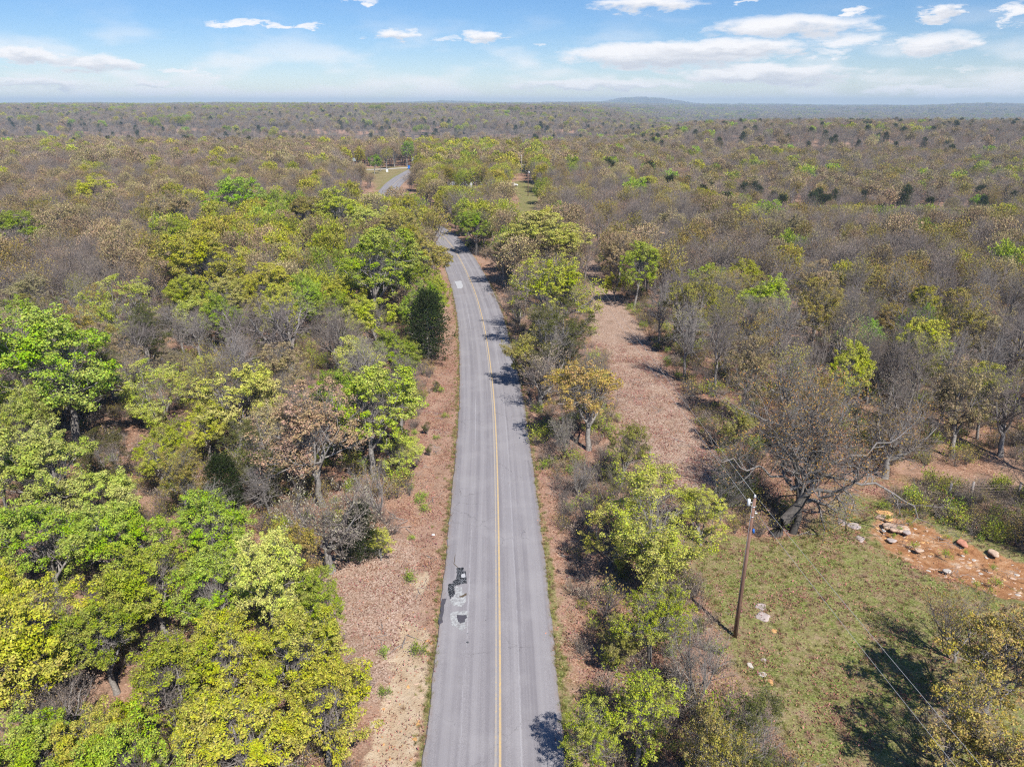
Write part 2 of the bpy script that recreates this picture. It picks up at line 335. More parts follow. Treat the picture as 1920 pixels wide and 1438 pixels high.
# pale sealed seams running along the lanes
for cx, s_ in ((-1.72, 0.5), (1.35, 0.35)):
    wob = mth(t, 'ADD', sx.outputs[0], mth(t, 'MULTIPLY', mth(t, 'SUBTRACT', midn, 0.5), 0.22))
    g = maprange(t, mth(t, 'ABSOLUTE', mth(t, 'SUBTRACT', wob, cx)), 0.015, 0.07, s_, 0.0)
    g = mth(t, 'MULTIPLY', g, maprange(t, noise(t, strv.outputs[0], 2.3, 4.0), 0.4, 0.6))
    base = mixc(t, g, base, (0.45, 0.44, 0.46))
cvx = nd(t, 'ShaderNodeTexVoronoi', feature='DISTANCE_TO_EDGE'); cvx.inputs['Scale'].default_value = 0.42
wv = nd(t, 'ShaderNodeVectorMath', operation='ADD'); t.links.new(o, wv.inputs[0]); t.links.new(noise(t, o, 1.6, 5.0, 0.7, out=1), wv.inputs[1]); t.links.new(wv.outputs[0], cvx.inputs['Vector'])
ck = mth(t, 'MULTIPLY', maprange(t, cvx.outputs['Distance'], 0.003, 0.009, 0.6, 0.0), maprange(t, noise(t, o, 0.14, 3.0), 0.52, 0.62))
base = mixc(t, ck, base, (0.07, 0.065, 0.065))
base = mixc(t, maprange(t, noise(t, o, 0.8, 7.0, 0.75), 0.60, 0.72, 0.0, 0.35), base, (0.17, 0.155, 0.15))
eg = maprange(t, mth(t, 'ABSOLUTE', sx.outputs[0]), 3.15, 3.46, 0.0, 0.6)
base = mixc(t, mth(t, 'MULTIPLY', eg, maprange(t, midn, 0.4, 0.6, 0.2, 1.0)), base, (0.24, 0.19, 0.165))
t.links.new(base, b.inputs['Base Color']); bump(t, b, spk, 0.35, 0.01)
hw = RW / 2
road = ribbon(CL, [-hw - 0.12, -hw, -2.0, 0, 2.0, hw, hw + 0.12], [-0.12, 0.035, 0.065, 0.085, 0.065, 0.035, -0.12], 'road', am, jitter=0.09)
tag(road, kind='structure')
ym, t, b = mat('worn yellow road paint', 0.75); o = objco(t)
f = maprange(t, noise(t, o, 7.0, 6.0, 0.7), 0.36, 0.66, 0.0, 0.6)
t.links.new(mixc(t, f, (0.56, 0.40, 0.19), (0.33, 0.30, 0.27)), b.inputs['Base Color'])
ym2, t, b = mat('faded yellow road paint', 0.75); o = objco(t)
f = maprange(t, noise(t, o, 7.0, 6.0, 0.7), 0.25, 0.6, 0.35, 0.95)
t.links.new(mixc(t, f, (0.56, 0.40, 0.20), (0.31, 0.30, 0.30)), b.inputs['Base Color'])
def zroad(off): 
    return float(np.interp(abs(off), [0, 2.0, hw], [0.085, 0.065, 0.035]))
k0 = 0
tag(ribbon(CL, [0.235, 0.355], [zroad(.23) + .004, zroad(.35) + .004], 'centre_line', ym), kind='structure')
tag(ribbon(CL, [0.02, 0.13], [zroad(.02) + .004, zroad(.13) + .004], 'faded_centre_line', ym2), kind='structure')

# patches, crack and holes on the near left lane (outlines read at ground level, laid as thin sheets on the asphalt)
def flatpoly(name, L, m, dz, sub=None, kind='structure'):
    pts = [at(px, py, 0.05) for px, py in L]
    V = []
    for p in pts:
        k = np.argmin((CL[:, 0] - p.x) ** 2 + (CL[:, 1] - p.y) ** 2); off = p.x - CL[k, 0]
        V.append((p.x, p.y, float(np.interp(abs(off), [0, 2.0, hw], [0.085, 0.065, 0.035])) + dz))
    me = bpy.data.meshes.new(name); me.from_pydata(V, [], [list(range(len(V)))[::-1]]); me.materials.append(m)
    me.update()
    if me.polygons[0].normal.z < 0: me.flip_normals()
    return tag(link(bpy.data.objects.new(name, me)), kind=kind)
def zz(x, y): return (780 + x / 6.54, 1020 + y / 6.54)
pm, t, b = mat('crazed tar patch', 0.6); o = objco(t)
v = nd(t, 'ShaderNodeTexVoronoi', feature='DISTANCE_TO_EDGE'); v.inputs['Scale'].default_value = 9.0; t.links.new(o, v.inputs['Vector'])
f = maprange(t, mth(t, 'ADD', v.outputs['Distance'], mth(t, 'MULTIPLY', noise(t, o, 2.2, 4.0), 0.5)), 0.40, 0.48)
t.links.new(mixc(t, f, (0.02, 0.021, 0.024), (0.17, 0.175, 0.19)), b.inputs['Base Color'])
pm2 = plain('fresh dark patch', (0.075, 0.07, 0.085), 0.8, 0.25, 18.0)
pm3, t, b = mat('broken pale concrete', 0.9); o = objco(t); nn = noise(t, o, 6.0, 7.0, 0.75)
t.links.new(ramp(t, nn, [(0.32, (0.16, 0.15, 0.15)), (0.45, (0.27, 0.265, 0.27)), (0.6, (0.44, 0.455, 0.455)), (0.75, (0.30, 0.24, 0.18))]), b.inputs['Base Color'])
pm4 = plain('pit floor', (0.10, 0.075, 0.05), 0.95, 0.5, 20.0)
pm5 = plain('pale patch disc', (0.42, 0.425, 0.44), 0.8, 0.08, 20.0)
def rough_outline(L, amp, seed, n=5):
    r = random.Random(seed); out = []
    for i in range(len(L)):
        a, c = L[i], L[(i + 1) % len(L)]
        for j in range(n):
            q = j / n; out.append((a[0] + (c[0] - a[0]) * q + r.uniform(-amp, amp), a[1] + (c[1] - a[1]) * q + r.uniform(-amp, amp)))
    return out
def patch(name, L, m, dz, amp, seed): return flatpoly(name, [zz(*p) for p in rough_outline(L, amp, seed)], m, dz)
patch('tar_patch', [(500, 290), (580, 290), (590, 330), (618, 335), (615, 480), (540, 490), (470, 520), (480, 620), (410, 670), (385, 540), (395, 490), (450, 480), (500, 390)], pm, 0.004, 9, 1)
patch('broken_asphalt', [(480, 520), (560, 530), (575, 590), (600, 600), (605, 700), (560, 760), (440, 740), (410, 690), (470, 630)], pm3, 0.008, 12, 2)
patch('broken_asphalt', [(440, 830), (620, 820), (640, 880), (600, 960), (630, 1020), (560, 1060), (500, 1030), (440, 990), (410, 900)], pm3, 0.006, 14, 3)
patch('dark_patch', [(500, 870), (622, 872), (625, 905), (600, 925), (597, 960), (545, 972), (515, 950), (505, 905)], pm2, 0.012, 3, 4)
patch('edge_patch', [(320, 660), (372, 665), (340, 800), (325, 950), (280, 990), (278, 900), (300, 820)], pm2, 0.004, 7, 5)
patch('pothole_floor', [(525, 640), (560, 632), (620, 600), (622, 625), (575, 650), (540, 655)], pm4, 0.012, 5, 6)
patch('pale_patch', [(560, 370), (600, 362), (607, 395), (590, 415), (560, 410), (551, 390)], pm5, 0.008, 2, 7)
patch('road_crack', [(478, 125), (484, 125), (478, 180), (475, 215), (466, 237), (515, 280), (510, 288), (458, 240), (468, 210), (471, 180)], pm4, 0.004, 1.2, 8)
for (cx, cy, r) in ((633, 1097, 9), (632, 1205, 17), (856, 940, 6)):
    patch('tar_spot', [(cx + r * math.cos(a), cy + r * .75 * math.sin(a)) for a in np.arange(0, 6.28, 0.9)], pm, 0.004, 1.0, int(r))
def patch_at(name, L, m, dz=0.004, amp=2, seed=1): return flatpoly(name, rough_outline(L, amp, seed, 4), m, dz)
patch_at('pale_patch', [(852, 527), (866, 528), (868, 540), (858, 541)], pm5, 0.004, 1.2, 9)

# ------------------------------------------------------------------ tree generator
def nrm(v): return v / (np.linalg.norm(v, axis=-1, keepdims=True) + 1e-9)
def grow(g, PP, PR, nch, length, ang, K, t0=0.3, t1=1.0, up=0.15, wob=0.12, rr=0.55, env=None, lj=0.35, rend=0.35, minr=0.003):
    """children along parent polylines PP [n,k,3]"""
    n, k = PP.shape[:2]; m = n * nch
    t = (np.tile((np.arange(nch) + 0.5) / nch, n) + g.uniform(-.45, .45, m) / nch) * (t1 - t0) + t0
    t = np.clip(t, 0, 0.999); pi = np.repeat(np.arange(n), nch); f = t * (k - 1); i = np.minimum(f.astype(int), k - 2); w = (f - i)[:, None]
    base = PP[pi, i] * (1 - w) + PP[pi, i + 1] * w; d = nrm(PP[pi, i + 1] - PP[pi, i]); r0 = PR[pi, i] * (1 - w[:, 0]) + PR[pi, i + 1] * w[:, 0]
    ref = np.where(np.abs(d[:, 2:3]) > 0.9, np.array([[1., 0, 0]]), np.array([[0, 0, 1.]])); u = nrm(np.cross(d, ref)); v = np.cross(d, u)
    ph = np.tile(np.arange(nch) * 2.4, n) + g.uniform(0, 6.28, n)[pi] + g.uniform(-.5, .5, m)
    a = g.uniform(ang[0], ang[1], m); a = np.where(t > 0.93, a * 0.45, a)
    dd = d * np.cos(a)[:, None] + (u * np.cos(ph)[:, None] + v * np.sin(ph)[:, None]) * np.sin(a)[:, None]
    dd = nrm(dd + np.array([0, 0, up])); L = length * (1 + g.uniform(-lj, lj, m)) * (1.15 - 0.45 * t)
    if env is not None:
        c, rad = env
        for _ in range(3):
            e = np.linalg.norm((base + dd * L[:, None] - c) / rad, axis=1); L = np.where(e > 1, L * np.clip(1 / e ** 1.6, 0.3, 1), L)
    pts = [base]; cur = dd
    for q in range(1, K):
        cur = nrm(cur + g.normal(0, wob, (m, 3)) + np.array([0, 0, up * 0.5])); pts.append(pts[-1] + cur * (L / (K - 1))[:, None])
    Pn = np.stack(pts, 1); rs = np.maximum(np.minimum(r0 * rr, 10), minr)
    Rn = rs[:, None] * np.linspace(1, rend, K)[None, :]
    return Pn, Rn
def tube(PP, PR, sides):
    n, k = PP.shape[:2]; T = nrm(np.gradient(PP, axis=1)); ref = np.where(np.abs(T[..., 2:3]) > 0.9, np.array([1., 0, 0]), np.array([0, 0, 1.]))
    u = nrm(np.cross(T, ref)); v = np.cross(T, u); a = np.arange(sides) * 2 * np.pi / sides
    V = PP[:, :, None] + PR[:, :, None, None] * (u[:, :, None] * np.cos(a)[None, None, :, None] + v[:, :, None] * np.sin(a)[None, None, :, None])
    idx = np.arange(n * k * sides).reshape(n, k, sides); nx_ = np.roll(idx, -1, axis=2)
    Q = np.stack([idx[:, :-1], nx_[:, :-1], nx_[:, 1:], idx[:, 1:]], -1).reshape(-1, 4)
    return V.reshape(-1, 3), Q
def leaves(g, pos, dirs, n, size, spread, wid=0.5, out=0.8, up=0.5, flat=0.0):
    m = len(pos) * n; p = np.repeat(pos, n, 0); d = np.repeat(dirs, n, 0)
    c = p + g.normal(0, spread, (m, 3))
    u = nrm(d * out + g.normal(0, 0.7, (m, 3)) + np.array([0, 0, up])); r = g.normal(0, 1, (m, 3)); r[:, 2] *= (1 - flat)
    v = nrm(np.cross(u, r)); s = size * g.uniform(0.65, 1.35, m)[:, None]
    w = v * s * wid; u = u * s; nrmv = np.cross(u, w); 
    V = np.stack([c, c + u * 0.5 + w * 0.5 + nrmv * 0.25 / s, c + u, c + u * 0.45 - w * 0.5 + nrmv * 0.25 / s], 1).reshape(-1, 3)
    Q = np.arange(m * 4).reshape(m, 4); return V, Q
class Geo:
    def __init__(s): s.V = []; s.Q = []; s.M = []; s.Sm = []; s.n = 0
    def add(s, VQ, mi=0, sm=True):
        V, Q = VQ; s.V.append(V); s.Q.append(Q + s.n); s.M.append(np.full(len(Q), mi)); s.Sm.append(np.full(len(Q), sm)); s.n += len(V); return s
    def mesh(s, name, mats): return npmesh(name, np.concatenate(s.V), np.concatenate(s.Q), mats, np.concatenate(s.M), np.concatenate(s.Sm))
ENV = (np.array([0, 0, 6.5]), np.array([4.0, 4.0, 3.6]))
def skeleton(seed, style='broad', lod=0):
    """levels of branch polylines for a tree 10 m high with a 4 m crown radius"""
    g = np.random.default_rng(seed); env = ENV
    if style == 'tall':
        trunk_top, n1, l1, a1, r0 = 6.2, 9, 3.6, (.5, 1.0), .17
    elif style == 'vase':
        trunk_top, n1, l1, a1, r0 = 1.2, 9, 9.0, (.15, .75), .16
    elif style == 'gnarl':
        trunk_top, n1, l1, a1, r0 = 3.6, 8, 5.6, (.5, 1.15), .30
    else:
        trunk_top, n1, l1, a1, r0 = 4.0, 8, 5.4, (.35, 1.0), .21
    z = np.linspace(-0.4, trunk_top, 6); lean = g.normal(0, .07, 2)
    T = np.stack([lean[0] * z + g.normal(0, .05, 6), lean[1] * z + g.normal(0, .05, 6), z], 1)[None]
    TR = (np.linspace(1.25, 0.7, 6) * r0)[None]; TR[0, 0] *= 1.35
    tall = style == 'tall'
    L1 = grow(g, T, TR, n1, l1, a1, 7, t0=(.45 if tall else .6), up=.22, wob=(.2 if style == 'gnarl' else .13), rr=.72, env=env, rend=.22)
    n2, n3, n4 = (7, 6, 5) if lod == 0 else ((6, 6, 0) if lod == 1 else (5, 4, 0))
    w = {'gnarl': .26}.get(style, .17)
    L2 = grow(g, *L1, n2, 2.6 if style != 'vase' else 2.8, (.5, 1.15) if style != 'vase' else (.25, .6), 5, t0=.22, up=.12, wob=w, rr=.68, env=env, rend=.3)
    L3 = grow(g, *L2, n3, 1.35 if lod == 0 else 1.6, (.45, 1.1), 4 if lod == 0 else 3, t0=.2, up=.1, wob=.2, rr=.6, env=env, rend=.4, minr=(.009 if lod == 0 else .02))
    L4 = grow(g, *L3, n4, .62, (.4, 1.0), 3, t0=.15, up=.12, wob=.25, rr=.7, env=env, rend=.5, minr=.0062) if n4 else None
    return dict(T=(T, TR), L1=L1, L2=L2, L3=L3, L4=L4, g=g)
def tipdirs(L): return L[0][:, -1], nrm(L[0][:, -1] - L[0][:, -2])
def trunk_geo(G, sk, lod=0):
    G.add(tube(*sk['T'], 9 if lod == 0 else 4), 0); G.add(tube(*sk['L1'], 6 if lod == 0 else 3), 0); return G
def crown_geo(G, sk, fol, lod=0, ti=0, li=1):
    g = np.random.default_rng(int(abs(sk['L1'][0].sum()) * 1000) % 99991 + len(fol))
    G.add(tube(*sk['L2'], 4 if lod == 0 else 3), ti); G.add(tube(*sk['L3'], 3), ti)
    if sk['L4'] is not None: G.add(tube(*sk['L4'], 3), ti)
    last = sk['L4'] if sk['L4'] is not None else sk['L3']
    p, d = tipdirs(last); pm_ = last[0][:, last[0].shape[1] // 2]
    q, e = tipdirs(sk['L3'])
    cen = ENV[0]; keep = g.random(len(p))
    if lod == 0:
        spec = {'full': (6, .27, .13, .62), 'medium': (3, .25, .13, .6), 'sparse': (2, .17, .10, .55), 'bud': (2, .10, .09, .55), 'feather': (7, .15, .17, .42), 'bare': None}[fol]
    elif lod == 1:
        spec = {'full': (14, .36, .27, .6), 'medium': (11, .28, .30, .6), 'sparse': (8, .19, .32, .55), 'bud': (5, .13, .38, .55), 'feather': (14, .25, .3, .5), 'bare': None}[fol]
    else:
        spec = {'full': (14, .62, .45, .65), 'medium': (11, .50, .5, .65), 'sparse': (8, .36, .55, .6), 'bud': (6, .26, .6, .6), 'feather': (12, .5, .5, .6), 'bare': None}[fol]
    if lod == 0 and fol in ('full', 'medium', 'feather'):
        R0 = {'full': .37, 'medium': .31, 'feather': .30}[fol]; nn = {'full': 56, 'medium': 28, 'feather': 44}[fol]; sz = {'full': .145, 'medium': .14, 'feather': .105}[fol]
        cc = np.concatenate([q, sk['L2'][0][:, -1], sk['L3'][0][:, 2]]); co = nrm(cc - cen)
        dist = np.linalg.norm((cc - cen) / ENV[1], axis=1); cl = np.sin(cc[:, 0] * 1.5 + 3) * np.sin(cc[:, 1] * 1.7 + 1) + np.sin(cc[:, 2] * 1.9 + cc[:, 0])
        kk = (dist > (.45 if fol != 'medium' else .3)) & (cl + g.normal(0, .3, len(cc)) > {'full': -1.1, 'medium': -.4, 'feather': -1.0}[fol]); cc, co = cc[kk], co[kk]
        m = len(cc) * nn; c = np.repeat(cc, nn, 0); w = nrm(g.normal(0, 1, (m, 3)) + np.repeat(co, nn, 0) * .5 + np.array([0, 0, .55])); rr_ = R0 * np.repeat(g.uniform(.6, 1.25, len(cc)), nn) * g.uniform(.55, 1.05, m)
        pos = c + w * rr_[:, None] * np.array([1.15, 1.15, .8]); nn_ = nrm(w + g.normal(0, .38, (m, 3))); u = nrm(np.cross(nn_, g.normal(0, 1, (m, 3)))); v = np.cross(nn_, u)
        s_ = sz * g.uniform(.6, 1.3, m)[:, None]; u = u * s_; v = v * s_ * .33
        V = np.stack([pos - u * .5, pos + v, pos + u * .5 - nn_ * s_ * .15, pos - v], 1).reshape(-1, 3); G.add((V, np.arange(m * 4).reshape(m, 4)), li, False)
        spec = None if fol == 'full' else (1, sz, .1, .5)
    if spec:
        n, s, sp_, w_ = spec
        # leafing out is clumpy: drop tips in some noisy pockets of the crown
        clump = np.sin(p[:, 0] * 1.9 + 3) * np.sin(p[:, 1] * 2.1 + 1) + np.sin(p[:, 2] * 2.3 + p[:, 0])
        thr = {'full': -1.35, 'medium': -.75, 'sparse': -.3, 'bud': -.6, 'feather': -1.2}[fol]
        k = clump + g.normal(0, .35, len(p)) > thr
        G.add(leaves(g, p[k], nrm(d[k] + nrm(p[k] - cen) * .7), n, s, sp_, w_), li, False)
    return G
# ------------------------------------------------------------------ tree materials
def bark_mat(name, c0, c1, sc=5.0):
    m, t, b = mat(name, 0.9); o = objco(t); oi = nd(t, 'ShaderNodeObjectInfo')
    n = noise(t, o, sc, 5.0, 0.7); c = ramp(t, n, [(0.3, c0), (0.68, c1)])
    c = mixc(t, mth(t, 'MULTIPLY', oi.outputs['Random'], 0.5), c, tuple(q * 0.6 for q in c1))
    t.links.new(c, b.inputs['Base Color']); b.inputs['Specular IOR Level'].default_value = 0.1
    return m
BARK = bark_mat('oak bark', (0.09, 0.078, 0.07), (0.42, 0.39, 0.36))
TWIG = bark_mat('fine twigs', (0.115, 0.094, 0.085), (0.33, 0.285, 0.262), 1.5)
TWIG2 = bark_mat('fine twigs pale', (0.15, 0.128, 0.118), (0.45, 0.41, 0.385), 1.5)
def leaf_mat(name, col=None, hue=0.03):
    m = bpy.data.materials.new(name); m.use_nodes = True; t = m.node_tree; t.nodes.clear()
    oi = nd(t, 'ShaderNodeObjectInfo'); ge = nd(t, 'ShaderNodeNewGeometry')
    h = nd(t, 'ShaderNodeHueSaturation')
    t.links.new(maprange(t, ge.outputs['Random Per Island'], 0, 1, 0.5 - hue, 0.5 + hue * 0.8, False), h.inputs['Hue'])
    rv = mth(t, 'FRACT', mth(t, 'MULTIPLY', ge.outputs['Random Per Island'], 13.7))
    val = mth(t, 'ADD', mth(t, 'MULTIPLY', rv, 0.7), 0.62)
    if col is not None:
        val = mth(t, 'MULTIPLY', val, maprange(t, oi.outputs['Random'], 0, 1, 0.72, 1.25, False))
        h2 = nd(t, 'ShaderNodeHueSaturation'); h2.inputs['Color'].default_value = (*col, 1)
        t.links.new(maprange(t, mth(t, 'FRACT', mth(t, 'MULTIPLY', oi.outputs['Random'], 7.3)), 0, 1, 0.472, 0.506, False), h2.inputs['Hue'])
        t.links.new(h2.outputs[0], h.inputs['Color'])
    else: t.links.new(oi.outputs['Color'], h.inputs['Color'])
    lo = nd(t, 'ShaderNodeTexCoord').outputs['Object']; ln = noise(t, lo, 0.45, 2.0)
    hue_in = mth(t, 'ADD', maprange(t, ge.outputs['Random Per Island'], 0, 1, 0.5 - hue, 0.5 + hue * 0.8, False), maprange(t, ln, 0.3, 0.7, -0.03, 0.004))
    t.links.new(hue_in, h.inputs['Hue']); val = mth(t, 'MULTIPLY', val, 1.03)
    t.links.new(maprange(t, ln, 0.3, 0.7, 0.82, 1.04), h.inputs['Saturation'])
    t.links.new(val, h.inputs['Value'])
    df = nd(t, 'ShaderNodeBsdfDiffuse'); tr = nd(t, 'ShaderNodeBsdfTranslucent'); mx = nd(t, 'ShaderNodeMixShader'); mx.inputs[0].default_value = 0.2
    t.links.new(h.outputs[0], df.inputs[0]); t.links.new(h.outputs[0], tr.inputs[0])
    t.links.new(df.outputs[0], mx.inputs[1]); t.links.new(tr.outputs[0], mx.inputs[2])
    o = nd(t, 'ShaderNodeOutputMaterial'); t.links.new(mx.outputs[0], o.inputs[0]); return m
LEAF = leaf_mat('spring leaves')
KC = {  # leaf base colours by kind
 'G': (0.28, 0.39, 0.028), 'g': (0.24, 0.42, 0.02), 'P': (0.44, 0.50, 0.09), 'Y': (0.39, 0.43, 0.033), 'O': (0.34, 0.31, 0.06), 'T': (0.39, 0.335, 0.15),
 'B': (0.34, 0.26, 0.14), 'A': (0.37, 0.31, 0.06), 'L': (0.50, 0.55, 0.065), 'D': (0.12, 0.135, 0.035), 'N': (0.34, 0.29, 0.20), 'C': (0.040, 0.062, 0.018)}
KF = {'G': 'full', 'g': 'full', 'P': 'full', 'Y': 'full', 'O': 'medium', 'T': 'medium', 'B': 'medium', 'A': 'sparse', 'L': 'feather', 'D': 'feather', 'N': 'bud'}
STY = ['broad', 'broad', 'tall', 'gnarl', 'broad', 'tall', 'vase', 'vase']
SK = [skeleton(100 + i, s) for i, s in enumerate(STY)]
_tm, _cm = {}, {}
def trunk_mesh(a):
    if a not in _tm: _tm[a] = trunk_geo(Geo(), SK[a]).mesh('trunk', [BARK])
    return _tm[a]
def crown_mesh(a, fol):
    if (a, fol) not in _cm: _cm[(a, fol)] = crown_geo(Geo(), SK[a], fol).mesh('crown', [TWIG if a % 2 else TWIG2, LEAF])
    return _cm[(a, fol)]
def cedar_geo(G, seed, lod=0, ti=0, li=1):
    g = np.random.default_rng(seed); T = np.array([[[0, 0, -.3], [0.05, 0, 2], [0, .05, 5], [0, 0, 9.6]]]); TR = np.array([[.2, .16, .1, .02]])
    nb = 110 if lod == 0 else 40; zz_ = np.sort(g.uniform(0.06, .98, nb)) ; ph = np.arange(nb) * 2.4 + g.uniform(-.4, .4, nb)
    rad = 3.0 * (1 - zz_) ** .75 * (0.5 + .85 * g.random(nb)) * np.minimum(1, .55 + zz_ * 3) + .25; z = zz_ * 9.6
    base = np.stack([0 * z, 0 * z, z], 1); end = np.stack([np.cos(ph) * rad, np.sin(ph) * rad, z + rad * .45], 1)
    midp = (base + end) / 2 + np.array([0, 0, -.1]); PP = np.stack([base, midp, end], 1); PR = np.stack([rad * .02, rad * .012, rad * .004], 1)
    G.add(tube(PP, PR, 3), ti)
    L2 = grow(g, PP, PR, 8 if lod == 0 else 4, .9, (.5, 1.0), 3, t0=.2, up=.2, wob=.2, env=None)
    p, d = tipdirs(L2); pm_ = L2[0][:, 1]
    G.add(tube(*L2, 3), ti)
    n, s = (9, .30) if lod == 0 else (7, .75)
    G.add(leaves(g, p, d, n, s, .17 if lod == 0 else .35, .3, up=.6), li, False)
    G.add(leaves(g, pm_, d, n // 2, s, .22 if lod == 0 else .35, .3, up=.5), li, False)
    return (T, TR)
_g = Geo(); CT = cedar_geo(_g, 5); CEDAR_CROWN = _g.mesh('crown', [BARK, LEAF]); CEDAR_TRUNK = Geo().add(tube(*CT, 7)).mesh('trunk', [BARK])

TREES = []     # (x, y, r) of everything placed
PLACED = []    # dicts for labelling
def colvar(k, amt=1.0):
    c = KC[k]; v = 1 + rnd.uniform(-.2, .2) * amt; w = rnd.uniform(-.12, .12) * amt
    return (min(.8, c[0] * v * (1 + w)), c[1] * v, c[2] * v, 1.0)
def lim_h(x, y, h):
    """openings in the canopy through which the homestead and the power line cut are seen: the trees in front are low"""
    if 60 < y < 262:
        px = proj(x, y, 0)[0]; zc = y * math.cos(TILT) + 9
        if 668 < px < 792 and y > 185: return min(h, 30 - 173 / 1431 * zc)
        if 690 < px < 772 and y > 185: return min(h, 30 - 173 / 1431 * zc)
        if 955 < px < 1016: return min(h, 30 - 205 / 1431 * zc)
        if 832 < px < 912 and y > 150: return min(h, 30 - 154 / 1431 * zc)
    elif 262 <= y < 335:
        px = proj(x, y, 0)[0]; zc = y * math.cos(TILT) + 9
        if 690 < px < 785: return min(h, 30 - 130 / 1431 * zc)
    return h
def put_tree(x, y, r, h, kind, arch, label, group=None, fol=None, name=None, rz=None, lean=(0, 0), col=None, cat='tree'):
    h = lim_h(x, y, h)
    o = empty(name or {'C': 'cedar_tree', 'L': 'leafing_tree', 'D': 'leafing_tree', 'N': 'bare_tree'}.get(kind, 'oak_tree'), (x, y, gz(x, y)), rnd.uniform(0, 6.28) if rz is None else rz)
    o.rotation_euler[0], o.rotation_euler[1] = lean
    if kind == 'C': tm, cm, base_r = CEDAR_TRUNK, CEDAR_CROWN, 2.9
    else: tm, cm, base_r = trunk_mesh(arch), crown_mesh(arch, fol or KF[kind]), 4.0
    o.scale = (r / base_r, r / base_r, h / 10.0)
    tag(o, label, cat, group)
    a = link(bpy.data.objects.new('trunk', tm), o); c = link(bpy.data.objects.new('crown', cm), o)
    c.color = col or colvar(kind); TREES.append((x, y, r))
    return o
